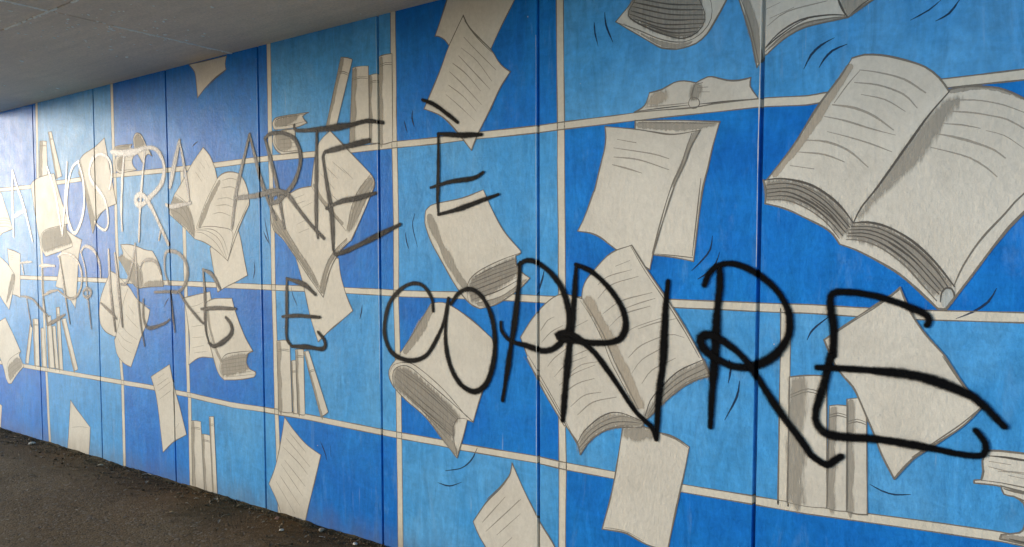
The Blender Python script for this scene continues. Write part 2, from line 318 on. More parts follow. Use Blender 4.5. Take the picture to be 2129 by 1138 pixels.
  [(6,'g',"-3996,2092 -4125,1945 -4234,1780"), (5,'g',"-4234,1775 -4131,1786 -3985,1778 -3846,1739 -3895,1572"), (4,'g',"-4235,1763 -4113,1755 -3988,1698 -3912,1578"), (4,'g',"-4225,1769 -4058,1765 -3952,1709 -3894,1599"), (4,'g',"-4235,1752 -4151,1739 -4025,1677 -3921,1572"), (4,'g',"-4479,2000 -4372,1955 -4297,1873 -4255,1736"), (4,'g',"-4458,2017 -4333,1942 -4270,1838 -4245,1747"), (4,'g',"-4511,1961 -4393,1922 -4318,1839 -4268,1730"), (4,'g',"-4533,1915 -4414,1876 -4320,1794 -4280,1719"), (4,'g',"-3688,1895 -3793,1781 -3875,1643"), (4,'g',"-3682,1926 -3775,1802 -3847,1696"), (3,'l',"-4180,2215 -4126,2167"), (3,'l',"-4209,2184 -4128,2100"), (3,'l',"-4115,2221 -4071,2163"), (3,'l',"-4229,2151 -4157,2080"), (4,'l',"-3939,2078 -3852,2086 -3767,2063"), (4,'l',"-3950,2030 -3853,2032 -3777,2005"), (4,'l',"-3997,1961 -3890,1964 -3805,1937"), (4,'l',"-4016,1918 -3910,1920 -3823,1897"), (4,'l',"-4054,1865 -3964,1873 -3860,1846")],
  [(34,'shade',"-3975,2069 -4088,1943 -4196,1791")],
  [('shade',"-4489,1995 -4353,1943 -4279,1849 -4255,1724 -4359,1789 -4524,1886")]),
 ('painted_book', 'painted half open book with a grey inner side under the second line of writing, left', 2, 6,
  ["-5183,1676 -5079,1677 -4961,1660 -4862,1637 -4765,1627", "-4765,1627 -4704,1564 -4660,1484 -4641,1377", "-4641,1377 -4760,1374 -4908,1362", "-4908,1362 -4975,1360 -5057,1405", "-5057,1405 -5139,1497 -5223,1581", "-5223,1581 -5152,1600 -5183,1676"],
  [(5,'g',"-5175,1671 -5082,1600 -4966,1536 -4903,1472 -4891,1371"), (5,'g',"-4926,1499 -4922,1407 -4891,1367")],
  [],
  [('shade',"-5169,1600 -5050,1558 -4935,1499 -4903,1454 -4907,1371 -4983,1369 -5057,1414 -5155,1525 -5214,1580"), ('shade',"-4882,1371 -4856,1404 -4647,1417 -4644,1381")]),
 ('painted_book', 'painted leaf shaped open book hanging down with curved text lines, left part', 1, 6,
  ["-5336,1476 -5265,1458 -5179,1412 -5077,1357 -4979,1277 -4816,1205", "-4816,1205 -4853,1116 -4941,1000 -5014,883 -5088,769", "-5088,769 -5191,794 -5277,854 -5308,957", "-5308,957 -5280,988 -5307,982", "-5307,982 -5434,1013 -5505,1072 -5520,1150", "-5520,1150 -5495,1259 -5415,1378 -5336,1476"],
  [(5,'g',"-5103,1347 -5169,1242 -5249,1057 -5304,967"), (4,'l',"-5100,1225 -5018,1159"), (4,'l',"-5138,1158 -5055,1105 -4972,1063"), (4,'l',"-5212,1088 -5127,1026 -4992,978"), (4,'l',"-5251,1019 -5165,967 -5062,946"), (4,'l',"-5254,971 -5203,917 -5117,885 -5079,877"), (3,'l',"-5250,1401 -5165,1336"), (3,'l',"-5295,1218 -5207,1202"), (4,'l',"-4929,1260 -4864,1235 -4815,1227")],
  [],
  []),
 ('painted_page', 'painted sheet with text lines behind the falling closed book, left of centre', 1, 6,
  ["-4398,1305 -4241,1333 -4100,1356", "-4100,1356 -4077,1232 -4070,919", "-4070,919 -4200,914 -4277,891 -4357,849", "-4357,849 -4340,1013 -4363,1173 -4398,1305"],
  [(3,'l',"-4341,1243 -4244,1261 -4177,1284"), (3,'l',"-4324,1198 -4217,1214"), (3,'l',"-4317,1112 -4183,1131"), (3,'l',"-4310,1038 -4176,1052"), (3,'l',"-4313,968 -4178,995"), (3,'l',"-4295,935 -4142,958")],
  [],
  []),
 ('painted_book', 'painted closed book falling with its page block down, below the first letter E of line two', 2, 6,
  ["-4140,1285 -4056,1311 -3869,1320", "-3869,1320 -3828,1221 -3747,1085 -3666,994", "-3666,994 -3717,974 -3736,919 -3712,883 -3646,866", "-3646,866 -3655,835 -3808,801 -3966,783", "-3966,783 -4028,822 -4087,940 -4155,1116 -4170,1228 -4140,1285"],
  [(6,'g',"-3666,996 -3819,977 -3943,951 -3998,902 -4009,846 -3975,788"), (4,'g',"-3989,903 -3855,931 -3735,951"), (3,'g',"-3995,880 -3856,905 -3739,924"), (4,'g',"-3996,858 -3857,881 -3733,903"), (3,'g',"-3991,838 -3840,861 -3720,883"), (4,'g',"-3983,817 -3824,841 -3687,866"), (3,'g',"-3974,802 -3824,823 -3654,851"), (4,'l',"-4160,1240 -4154,1161 -4085,1007 -3998,891")],
  [(26,'shade',"-4129,1230 -4109,1118 -4046,977 -3989,903")],
  [('shade',"-3979,921 -3855,953 -3726,970 -3739,919 -3712,878 -3841,834 -3983,809 -3999,869")]),
 ('painted_page', 'painted sheet corner hanging from the ceiling edge, torn to a point', 1, 6,
  ["-4278,2866 -4073,2862 -3871,2861", "-3871,2861 -3888,2814 -3880,2776", "-3880,2776 -3987,2743 -4097,2692 -4188,2636", "-4188,2636 -4198,2728 -4214,2807 -4278,2866"],
  [(5,'g',"-3884,2769 -3987,2736 -4088,2686")],
  [],
  []),
 ('painted_book', 'painted closed book lying on the upper shelf under the letter R, lower of two', 1, 6,
  ["-3434,2333 -3357,2340 -3237,2338", "-3237,2338 -3236,2274 -3182,2201", "-3182,2201 -3361,2200", "-3361,2200 -3414,2230 -3443,2283 -3434,2333"],
  [(5,'g',"-3411,2325 -3428,2291 -3406,2244 -3345,2214 -3189,2211"), (3,'g',"-3389,2288 -3224,2283"), (3,'g',"-3390,2263 -3210,2257"), (3,'g',"-3375,2241 -3196,2231")],
  [],
  [('shade',"-3416,2321 -3357,2335 -3312,2321 -3270,2237 -3360,2220 -3409,2249")]),
 ('painted_book', 'painted closed book with flared cover lying on another, upper of two on the upper shelf', 2, 6,
  ["-3433,2363 -3440,2394 -3416,2417 -3340,2423 -3119,2421", "-3119,2421 -3174,2403 -3135,2362", "-3135,2362 -3237,2346 -3418,2351 -3433,2363"],
  [(7,'k',"-3418,2376 -3414,2401 -3370,2415 -3148,2414"), (4,'g',"-3410,2366 -3266,2366 -3142,2373")],
  [],
  [('shadedark',"-3415,2371 -3404,2402 -3325,2412 -3206,2411 -3266,2376 -3356,2365")]),
 ('painted_book', 'painted leaning book with a dark band, first of the upper shelf row', 2, 4.5,
  ["-2852,2694 -2806,2685 -2763,2669", "-2763,2669 -2907,2293", "-2907,2293 -2945,2301 -2981,2316", "-2981,2316 -2852,2694"],
  [(4,'g',"-2874,2619 -2832,2613 -2795,2596"), (4,'g',"-2877,2611 -2835,2604 -2798,2588")],
  [],
  [('shade',"-2851,2688 -2829,2682 -2851,2612 -2884,2539 -2904,2462 -2937,2387 -2958,2317 -2977,2323")]),
 ('painted_book', 'painted wide upright book beside the leaning one on the upper shelf', 1, 4.5,
  ["-2764,2623 -2704,2624 -2645,2615", "-2645,2615 -2645,2204", "-2645,2204 -2720,2201 -2796,2208", "-2796,2208 -2764,2623"],
  [(4,'g',"-2764,2565 -2706,2569 -2650,2558"), (4,'g',"-2764,2556 -2706,2560 -2650,2549")],
  [],
  [('shade',"-2761,2617 -2731,2614 -2732,2538 -2747,2456 -2740,2373 -2755,2290 -2753,2215 -2791,2216")]),
 ('painted_book', 'painted short upright book left of the panel joint on the upper shelf', 2, 4.5,
  ["-2639,2564 -2606,2567 -2574,2564", "-2574,2564 -2578,2198", "-2578,2198 -2611,2198 -2643,2204", "-2643,2204 -2639,2564"],
  [(4,'g',"-2636,2528 -2607,2532 -2577,2528"), (4,'g',"-2637,2520 -2607,2524 -2577,2520")],
  [],
  [('shade',"-2637,2559 -2621,2559 -2620,2492 -2626,2420 -2621,2347 -2626,2275 -2625,2210 -2641,2211")]),
 ('painted_book', 'painted tall upright book between the panel joint and the shelf post', 1, 4.5,
  ["-2569,2654 -2521,2658 -2474,2654", "-2474,2654 -2478,2195", "-2478,2195 -2526,2188 -2574,2189", "-2574,2189 -2569,2654"],
  [(4,'g',"-2566,2608 -2522,2615 -2478,2608"), (4,'g',"-2566,2598 -2522,2605 -2478,2598")],
  [],
  [('shade',"-2566,2647 -2542,2647 -2541,2562 -2549,2469 -2542,2377 -2550,2283 -2547,2200 -2571,2198")]),
 ('painted_page', 'painted sheet falling from under the big open book left of centre', 1, 6,
  ["-3257,1589 -3201,1449 -3134,1233 -3073,1093", "-3073,1093 -2980,1163 -2897,1216 -2789,1287", "-2789,1287 -2833,1362 -2878,1475 -2896,1579", "-2896,1579 -3257,1589"],
  [],
  [],
  []),
 ('painted_book', 'painted big open book flying spine down under the letters R, T and E', 2, 6,
  ["-3462,1897 -3337,1947 -3217,1986 -3108,1995", "-3108,1995 -3084,2125 -3039,2237 -2948,2300", "-2948,2300 -2862,2226 -2759,2138 -2640,2038", "-2640,2038 -2609,1986 -2642,1919 -2701,1821", "-2701,1821 -2754,1738 -2794,1678", "-2794,1678 -2874,1627 -2958,1522 -3024,1355", "-3024,1355 -3114,1441 -3257,1589 -3375,1701 -3443,1742", "-3443,1742 -3472,1815 -3462,1897"],
  [(6,'g',"-3108,1995 -3032,1909 -2871,1769 -2832,1731"), (6,'g',"-2826,1691 -2929,1618 -2999,1531 -3044,1399"), (4,'g',"-2820,1674 -2915,1599 -2986,1512 -3033,1384"), (4,'g',"-2807,1674 -2895,1598 -2965,1512 -3028,1375"), (6,'g',"-2640,2033 -2736,1947 -2790,1852 -2826,1732"), (4,'g',"-2627,2019 -2718,1932 -2771,1842 -2806,1740"), (4,'g',"-2615,2000 -2692,1922 -2752,1832 -2793,1739"), (4,'g',"-2609,1982 -2674,1902 -2739,1803"), (5,'g',"-3462,1891 -3372,1792 -3241,1639 -3127,1520 -3044,1404"), (4,'g',"-3463,1856 -3373,1756 -3241,1609 -3128,1490 -3038,1384"), (4,'g',"-3456,1825 -3374,1731 -3242,1594 -3128,1471 -3034,1375"), (5,'g',"-3458,1789 -3374,1716 -3256,1604"), (3,'l',"-3293,1925 -3174,1949"), (3,'l',"-3279,1889 -3160,1914"), (3,'l',"-3237,1778 -3149,1806"), (3,'l',"-3224,1728 -3136,1751"), (3,'l',"-3190,1876 -3103,1902"), (3,'l',"-2986,2099 -2893,2026"), (3,'l',"-2931,2123 -2826,2050"), (3,'l',"-3029,2063 -2921,1971"), (3,'l',"-2976,1964 -2869,1883"), (3,'l',"-2865,2090 -2774,2019")],
  [(20,'shade',"-3087,1999 -2991,1883 -2858,1774")],
  [('shade',"-2646,2025 -2616,1986 -2674,1902 -2739,1803 -2793,1735 -2819,1745 -2784,1851 -2737,1942"), ('shade',"-2827,1683 -2915,1599 -2979,1512 -3024,1375 -3051,1413 -2999,1531 -2929,1618"), ('shade',"-3459,1886 -3372,1787 -3241,1634 -3127,1515 -3044,1394 -3128,1475 -3257,1597 -3374,1709 -3443,1751")]),
 ('painted_book', 'painted widest upright book beside the shelf post, low shelf left of centre', 1, 4.5,
  ["-3439,1074 -3379,1084 -3320,1084", "-3320,1084 -3310,649", "-3310,649 -3371,642 -3433,645", "-3433,645 -3439,1074"],
  [(4,'g',"-3433,1019 -3378,1029 -3324,1027"), (4,'g',"-3433,1009 -3378,1020 -3323,1018")],
  [],
  [('shade',"-3435,1068 -3405,1070 -3400,991 -3409,904 -3398,819 -3405,732 -3399,654 -3430,653")]),
 ('painted_book', 'painted short upright book squeezed between two taller ones on the low shelf', 2, 4.5,
  ["-3310,962 -3290,968 -3269,970", "-3269,970 -3261,648", "-3261,648 -3281,647 -3302,650", "-3302,650 -3310,962"],
  [(4,'g',"-3307,900 -3288,904 -3269,905"), (4,'g',"-3307,893 -3288,897 -3269,898")],
  [],
  [('shade',"-3309,958 -3299,960 -3296,902 -3298,838 -3292,775 -3294,712 -3290,656 -3301,656")]),
 ('painted_book', 'painted upright book next to the tipping one on the low shelf left of centre', 1, 4.5,
  ["-3272,1032 -3235,1039 -3199,1040", "-3199,1040 -3196,650", "-3196,650 -3225,646 -3256,649", "-3256,649 -3272,1032"],
  [(4,'g',"-3267,994 -3234,1001 -3201,1000"), (4,'g',"-3267,985 -3234,992 -3201,992")],
  [],
  [('shade',"-3270,1026 -3251,1028 -3247,957 -3250,880 -3242,803 -3244,726 -3239,657 -3254,656")]),
 ('painted_book', 'painted book tipping away right on the low shelf left of centre', 2, 4.5,
  ["-3197,1026 -3176,1032 -3154,1034", "-3154,1034 -2998,692", "-2998,692 -3029,671 -3061,654", "-3061,654 -3197,1026"],
  [(4,'g',"-3154,914 -3132,924 -3109,929"), (4,'g',"-3151,906 -3129,916 -3105,922")],
  [],
  [('shade',"-3194,1021 -3183,1023 -3155,955 -3131,880 -3098,809 -3074,735 -3046,671 -3062,662")]),
 ('painted_book', 'painted upright book beside the shelf post at the foot of the wall', 1, 4.5,
  ["-4344,465 -4288,473 -4234,473", "-4234,473 -4209,12", "-4209,12 -4277,8 -4346,12", "-4346,12 -4344,465"],
  [(4,'g',"-4339,420 -4287,428 -4235,427"), (4,'g',"-4339,410 -4287,418 -4235,417")],
  [],
  [('shade',"-4340,459 -4313,461 -4308,377 -4317,285 -4306,195 -4314,104 -4307,21 -4342,22")]),
 ('painted_book', 'painted short upright book in the middle of three at the foot of the wall', 1, 4.5,
  ["-4230,389 -4182,395 -4133,393", "-4133,393 -4115,5", "-4115,5 -4164,5 -4213,12", "-4213,12 -4230,389"],
  [(4,'g',"-4225,352 -4180,356 -4135,354"), (4,'g',"-4224,343 -4180,348 -4135,346")],
  [],
  [('shade',"-4227,384 -4203,385 -4197,314 -4201,238 -4190,162 -4193,86 -4186,17 -4211,19")]),
 ('painted_book', 'painted thin tall upright book, last of three at the foot of the wall', 2, 4.5,
  ["-4139,518 -4114,524 -4088,527", "-4088,527 -4066,7", "-4066,7 -4092,7 -4119,12", "-4119,12 -4139,518"],
  [(4,'g',"-4135,468 -4111,474 -4088,475"), (4,'g',"-4134,457 -4111,463 -4087,463")],
  [],
  [('shade',"-4137,511 -4124,513 -4119,419 -4119,316 -4111,215 -4110,112 -4104,20 -4117,22")]),
 ('painted_page', 'painted ruled sheet with seven lines standing on the asphalt at the foot of the wall', 1, 6,
  ["-3378,614 -3304,550 -3192,477 -3066,431", "-3066,431 -3117,280 -3168,137 -3212,2", "-3212,2 -3420,-2", "-3420,-2 -3470,90 -3537,176", "-3537,176 -3472,297 -3416,467 -3378,614"],
  [(4,'l',"-3335,524 -3193,426"), (4,'l',"-3372,488 -3282,429 -3160,346"), (4,'l',"-3395,426 -3264,356 -3181,296"), (4,'l',"-3386,350 -3203,220"), (4,'l',"-3418,317 -3229,157"), (4,'l',"-3431,245 -3255,94"), (4,'l',"-3469,203 -3297,34")],
  [],
  []),
 ('painted_page', 'painted blank sheet at the top of the mural behind the ruled one', 1, 6,
  ["-2185,2696 -2135,2800 -2102,2876 -2059,2991", "-2059,2991 -1642,2883", "-1642,2883 -1712,2782 -1793,2665 -1847,2579", "-1847,2579 -2095,2631", "-2095,2631 -2137,2680 -2185,2696"],
  [],
  [],
  []),
 ('painted_page', 'painted kite shaped ruled sheet pointing down above the lone letter E', 2, 6,
  ["-2008,2766 -2052,2702 -2105,2620 -2160,2512 -2261,2342", "-2261,2342 -2163,2301 -2099,2253 -2037,2188 -1966,2108", "-1966,2108 -1925,2186 -1854,2292 -1795,2388 -1738,2455", "-1738,2455 -1794,2499 -1842,2570 -1910,2637 -1975,2705 -2008,2766"],
  [(4,'l',"-2006,2661 -1931,2584 -1819,2475"), (4,'l',"-2022,2611 -1931,2536 -1843,2426"), (4,'l',"-2038,2576 -1972,2509 -1853,2388"), (5,'l',"-2075,2545 -1993,2480 -1908,2387"), (4,'l',"-2096,2507 -2014,2433 -1903,2321"), (4,'l',"-2102,2441 -2014,2376 -1934,2293"), (3,'l',"-2119,2397 -2035,2329 -1944,2249"), (5,'g',"-2000,2738 -1930,2649 -1842,2562")],
  [],
  []),
 ('painted_book', 'painted closed book falling under the lone letter E, dark page block at its lower end', 2, 6,
  ["-2257,1825 -2223,1850 -2169,1860 -2020,1879 -1897,1912", "-1897,1912 -1849,1819 -1781,1712 -1686,1615", "-1686,1615 -1688,1603 -1714,1593", "-1714,1593 -1714,1555 -1688,1520 -1637,1489", "-1637,1489 -1679,1449 -1784,1381 -1853,1350 -1923,1335", "-1923,1335 -1984,1358 -2066,1439 -2151,1557 -2226,1669 -2264,1765 -2257,1825"],
  [(6,'g',"-1686,1607 -1802,1571 -1921,1521 -1983,1475 -1999,1424 -1989,1366 -1933,1339"), (5,'k',"-1957,1488 -1841,1538 -1716,1579"), (5,'g',"-1972,1471 -1841,1522 -1714,1559"), (5,'k',"-1983,1454 -1842,1503 -1709,1544"), (5,'g',"-1985,1434 -1842,1484 -1702,1529"), (5,'k',"-1985,1414 -1842,1463 -1697,1516"), (5,'g',"-1981,1395 -1822,1445 -1688,1500"), (5,'k',"-1968,1377 -1813,1425 -1698,1480"), (5,'g',"-1948,1359 -1803,1397 -1688,1464")],
  [(40,'shade',"-2233,1790 -2171,1668 -2081,1524 -2019,1449")],
  [('shadedark',"-1952,1492 -1841,1541 -1718,1583 -1716,1551 -1690,1516 -1784,1454 -1943,1367 -1981,1391 -1987,1441"), ('shade',"-1943,1359 -1803,1397 -1679,1472 -1651,1481 -1784,1385 -1903,1344")]),
 ('painted_page', 'painted ruled sheet with a curled tip at the bottom edge, right of the shelf post', 1, 6,
  ["-1742,601 -1752,550 -1811,466 -1891,384 -1974,269", "-1974,269 -1944,212 -1893,147 -1834,52", "-1834,52 -1460,146", "-1460,146 -1513,252 -1584,340 -1630,411 -1676,482 -1742,601"],
  [(4,'l',"-1918,277 -1782,430"), (4,'l',"-1898,235 -1695,434"), (4,'l',"-1833,232 -1696,365"), (4,'l',"-1808,175 -1745,239"), (4,'l',"-1773,357 -1705,428"), (5,'g',"-1752,546 -1811,474 -1891,396")],
  [],
  []),
 ('painted_book', 'painted closed book diving under the letters C and O, long hatched page block', 2, 6,
  ["-2230,1348 -2153,1357 -2078,1333 -1964,1271 -1854,1194", "-1854,1194 -1835,1115 -1876,1012 -1927,890 -1969,769", "-1969,769 -2005,775", "-2005,775 -2027,700 -2071,573", "-2071,573 -2162,655 -2272,754 -2409,831 -2492,890", "-2492,890 -2527,951 -2508,1003 -2441,1067", "-2441,1078 -2346,1193 -2230,1348"],
  [(6,'k',"-1969,771 -2116,860 -2269,949 -2372,1006 -2442,1008 -2491,977 -2497,926 -2486,886"), (5,'g',"-2515,970 -2490,1009 -2418,1028 -2337,1018 -2159,916 -2005,788"), (4,'k',"-2005,779 -2063,776 -2090,734 -2094,690 -2071,582"), (4,'k',"-2466,988 -2270,891 -2074,771"), (4,'g',"-2479,969 -2293,866 -2085,748"), (4,'k',"-2481,946 -2316,846 -2091,725"), (4,'g',"-2477,919 -2328,822 -2094,703"), (4,'k',"-2456,894 -2294,800 -2183,739 -2094,682"), (4,'g',"-2432,874 -2294,786 -2118,652"), (3,'k',"-2431,987 -2270,909 -2063,776"), (3,'g',"-2384,982 -2236,903 -2053,780"), (5,'k',"-2294,786 -2205,736 -2118,687")],
  [(40,'shade',"-2225,1322 -2311,1204 -2405,1087")],
  [('shadedark',"-2478,987 -2407,1002 -2269,935 -2053,790 -2087,743 -2091,665 -2272,772 -2409,849 -2486,900"), ('shade',"-2272,767 -2097,664 -2074,581 -2183,678")]),
 ('painted_book', 'painted book cut by the top of the picture, rounded dark page block', 1, 6,
  ["-1204,2589 -1124,2666 -1079,2740", "-1079,2740 -700,2665", "-700,2665 -738,2589 -784,2513 -830,2455 -885,2434 -941,2431", "-941,2431 -998,2445 -1094,2510 -1204,2589"],
  [(7,'k',"-1116,2664 -1146,2603 -1056,2535 -969,2489 -906,2469 -851,2485 -822,2526 -831,2581 -858,2633"), (5,'g',"-1196,2584 -1101,2536 -1013,2486 -941,2460 -885,2457 -830,2482 -797,2528 -797,2588 -818,2644"), (7,'k',"-1120,2654 -970,2598 -831,2568"), (6,'k',"-1127,2638 -970,2577 -824,2547"), (6,'k',"-1135,2622 -984,2559 -825,2530"), (6,'k',"-1140,2609 -998,2542 -831,2515"), (6,'k',"-1116,2584 -984,2522 -837,2499"), (6,'k',"-1079,2556 -955,2500 -858,2488"), (6,'k',"-1116,2671 -970,2618 -838,2589"), (6,'g',"-1027,2523 -941,2486 -878,2478")],
  [],
  [('shadedark',"-1112,2691 -1145,2605 -1056,2538 -969,2491 -906,2471 -852,2487 -825,2527 -832,2581 -858,2640"), ('shade',"-1169,2576 -1056,2500 -941,2452 -871,2452 -913,2435 -998,2452")]),
 ('painted_book', 'painted open book cut by the top of the picture, seen from below across the panel joint', 1, 6,
  ["-696,2600 -667,2504 -644,2424 -622,2311", "-622,2311 -610,2329 -591,2354", "-587,2354 -532,2398 -462,2430 -376,2439 -310,2442", "-310,2442 -267,2469 -215,2497", "-215,2497 -154,2542", "-154,2542 -682,2668"],
  [(6,'k',"-594,2377 -555,2408 -484,2449 -442,2462"), (6,'k',"-596,2377 -545,2426 -468,2462 -376,2463 -313,2450"), (6,'k',"-346,2523 -327,2472 -311,2444"), (5,'g',"-687,2592 -651,2489 -629,2395 -616,2330"), (4,'l',"-594,2523 -539,2540"), (4,'l',"-584,2461 -515,2501 -377,2514"), (4,'l',"-575,2488 -492,2512"), (5,'k',"-305,2447 -267,2478 -231,2497"), (5,'g',"-593,2364 -532,2414 -456,2447 -365,2450 -316,2446")],
  [(30,'shade',"-664,2574 -638,2467 -616,2342")],
  [('shade',"-338,2522 -310,2448 -241,2502"), ('shade',"-590,2367 -532,2414 -456,2444 -321,2448 -321,2442 -456,2432 -532,2400")]),
 ('painted_book', 'painted small open book resting flat on the upper right shelf board', 1, 6,
  ["-1120,2197 -1086,2211 -1067,2230 -1053,2270", "-1053,2270 -998,2277 -948,2298 -905,2299 -857,2285", "-857,2285 -809,2302 -776,2294 -711,2272 -644,2276", "-644,2276 -647,2244 -615,2192", "-615,2192 -762,2194 -870,2188 -998,2193 -1120,2197"],
  [(5,'k',"-1108,2200 -998,2201 -884,2200"), (6,'k',"-843,2199 -730,2196 -621,2192"), (5,'g',"-860,2283 -874,2241 -870,2220"), (5,'g',"-888,2205 -881,2225 -864,2228 -846,2217 -843,2197 -857,2185 -877,2187 -888,2205"), (4,'l',"-1071,2213 -969,2210 -888,2209"), (5,'g',"-857,2279 -830,2282"), (5,'g',"-853,2265 -809,2262"), (5,'g',"-850,2248 -803,2242")],
  [],
  [('shade',"-869,2277 -849,2281 -830,2262 -840,2236 -853,2219 -874,2222 -883,2242"), ('tan',"-1049,2252 -1012,2268 -980,2264 -987,2227 -1027,2218 -1064,2223")]),
 ('painted_page', 'painted sheet behind the ruled one under the upper right shelf board', 1, 6,
  ["-1116,2162 -933,2144 -762,2120", "-762,2120 -788,2031 -809,1939 -827,1869 -841,1775 -865,1570", "-865,1570 -939,1585 -1033,1597", "-1033,1597 -1116,1892 -1116,2126", "-1116,2126 -1116,2162"],
  [(6,'g',"-868,1585 -939,1593 -1026,1601"), (5,'g',"-836,1903 -852,1755 -870,1592"), (5,'g',"-1101,2153 -940,2135 -775,2116")],
  [],
  [('shade',"-1108,2152 -940,2134 -775,2114 -829,2101 -940,2104 -1101,2132")]),
 ('painted_page', 'painted sheet with four text lines hanging under the upper right shelf board', 2, 6,
  ["-1254,2151 -1116,2126 -997,2097 -940,2088 -839,2095", "-839,2095 -880,2025 -904,1959 -932,1909 -962,1831 -997,1725 -1037,1599 -1050,1535", "-1050,1535 -1205,1621", "-1205,1621 -1257,1658 -1305,1688 -1388,1703", "-1388,1703 -1354,1763 -1309,1873 -1305,1877 -1280,1971 -1252,2078 -1254,2151"],
  [(5,'l',"-1197,2091 -1112,2069"), (5,'l',"-1213,2056 -1041,2017 -968,1991"), (5,'l',"-1213,2017 -1101,1997 -968,1946"), (5,'l',"-1220,1985 -1147,1962 -1086,1940"), (6,'g',"-873,2087 -898,2020 -920,1953 -947,1903 -975,1828 -1006,1725 -1041,1602")],
  [],
  [('shade',"-867,2088 -839,2094 -880,2025 -904,1959 -932,1909 -950,1876 -929,1947 -911,1980 -891,2039")]),
 ('painted_page', 'painted blank sheet dropping from the open book towards the bottom edge', 1, 6,
  ["-1174,850 -1077,867 -1006,851", "-1006,851 -944,842 -880,810", "-880,810 -901,698 -922,602 -951,461 -972,352", "-972,352 -1024,358 -1085,366 -1155,390 -1271,384", "-1271,384 -1226,551 -1194,721 -1174,850"],
  [(5,'g',"-995,846 -937,833 -886,807"), (4,'l',"-1259,394 -1162,398 -1077,375")],
  [],
  [('shade',"-1169,847 -1085,862 -1017,850 -1040,825 -1100,802 -1139,807 -1166,814")]),
 ('painted_book', 'painted large open book with curved text lines under the letters P, R and I', 3, 6,
  ["-1690,1209 -1625,1300 -1552,1374 -1472,1419 -1370,1403", "-1368,1402 -1355,1471 -1297,1540 -1225,1606 -1131,1638", "-1131,1638 -1063,1535 -967,1403 -895,1295 -825,1175", "-825,1176 -805,1134 -791,1111", "-791,1111 -839,1096 -909,1054 -995,974 -1055,910 -1078,887", "-1078,887 -1085,866 -1116,860 -1178,852 -1258,826 -1332,766 -1378,700", "-1378,700 -1391,751 -1451,820 -1457,819 -1563,963 -1654,1113", "-1653,1124 -1690,1209"],
  [(6,'k',"-822,1175 -930,1115 -1010,1030 -1047,983 -1070,915"), (4,'g',"-815,1160 -923,1095 -1003,1016 -1059,924"), (4,'k',"-805,1144 -909,1082 -996,1003 -1059,913"), (4,'g',"-798,1124 -895,1073 -988,989 -1055,908"), (6,'k',"-1391,751 -1357,810 -1274,885 -1194,914 -1085,891"), (4,'g',"-1387,744 -1332,813 -1250,873 -1162,900 -1085,884"), (4,'k',"-1383,730 -1315,808 -1234,861 -1154,878 -1085,880"), (4,'g',"-1381,715 -1307,794 -1210,849 -1093,874"), (6,'g',"-1365,1403 -1314,1330 -1257,1237 -1213,1138 -1170,1064 -1100,940"), (4,'g',"-1376,1395 -1322,1322 -1269,1228 -1229,1136 -1186,1062 -1107,932"), (5,'g',"-1672,1119 -1563,987 -1462,842 -1389,736"), (4,'g',"-1649,1129 -1554,995 -1457,850 -1381,722"), (5,'g',"-1135,1633 -1070,1527 -974,1395 -902,1287 -839,1181"), (4,'l',"-1205,1548 -1139,1573"), (4,'l',"-1289,1465 -1241,1503 -1131,1534"), (4,'l',"-1289,1406 -1225,1467 -1101,1506"), (4,'l',"-1265,1340 -1178,1399 -1040,1439"), (4,'l',"-1237,1282 -1170,1341 -1048,1382"), (4,'l',"-1162,1367 -1101,1391 -1026,1415"), (4,'l',"-1194,1219 -1131,1281 -996,1335"), (4,'l',"-1101,1283 -1025,1312 -938,1334"), (4,'l',"-1147,1156 -1085,1215 -967,1266 -902,1259"), (4,'l',"-1131,1090 -1085,1152 -996,1209"), (4,'l',"-1085,1051 -1040,1112 -938,1171"), (4,'l',"-1580,1247 -1543,1296 -1508,1314"), (4,'l',"-1575,1193 -1526,1243 -1464,1277"), (4,'l',"-1544,1083 -1509,1125 -1430,1185"), (4,'l',"-1509,1039 -1448,1099 -1346,1145"), (4,'l',"-1483,1003 -1405,1064 -1304,1111"), (4,'l',"-1425,912 -1357,970 -1274,994"), (4,'l',"-1391,878 -1315,944 -1202,980"), (4,'l',"-1476,957 -1390,1020 -1307,1051"), (4,'l',"-1441,1053 -1373,1105 -1290,1127"), (3,'l',"-1423,1333 -1381,1358"), (4,'l',"-1423,1264 -1339,1307"), (4,'l',"-1415,1142 -1314,1188")],
  [(46,'tan',"-1335,1389 -1273,1295 -1209,1181 -1170,1108 -1100,962")],
  [('shade',"-822,1170 -805,1134 -792,1113 -895,1070 -988,982 -1062,907 -1062,930 -1007,1023 -930,1108"), ('shade',"-1387,748 -1353,807 -1274,878 -1194,908 -1085,888 -1093,868 -1178,855 -1258,831 -1332,772 -1378,707")]),
 ('painted_book', 'painted largest open book at the right with dark page edges, tilted over blue', 1, 7,
  ["-583,1882 -488,2005 -402,2145 -330,2239 -295,2296", "-295,2296 -255,2302 -202,2292 -135,2266 -70,2231 -31,2191 -2,2142", "-1,2147 29,2152 65,2151 100,2143 132,2135 166,2117 200,2092 284,2016 354,1940", "357,1934 372,1907", "372,1907 206,1732 136,1636 69,1525 -1,1412", "-1,1412 -25,1414", "-25,1414 -100,1493 -152,1539 -215,1580 -280,1616 -329,1635", "-329,1635 -352,1672 -381,1697 -438,1729 -516,1770 -589,1792", "-589,1792 -586,1837 -596,1882"],
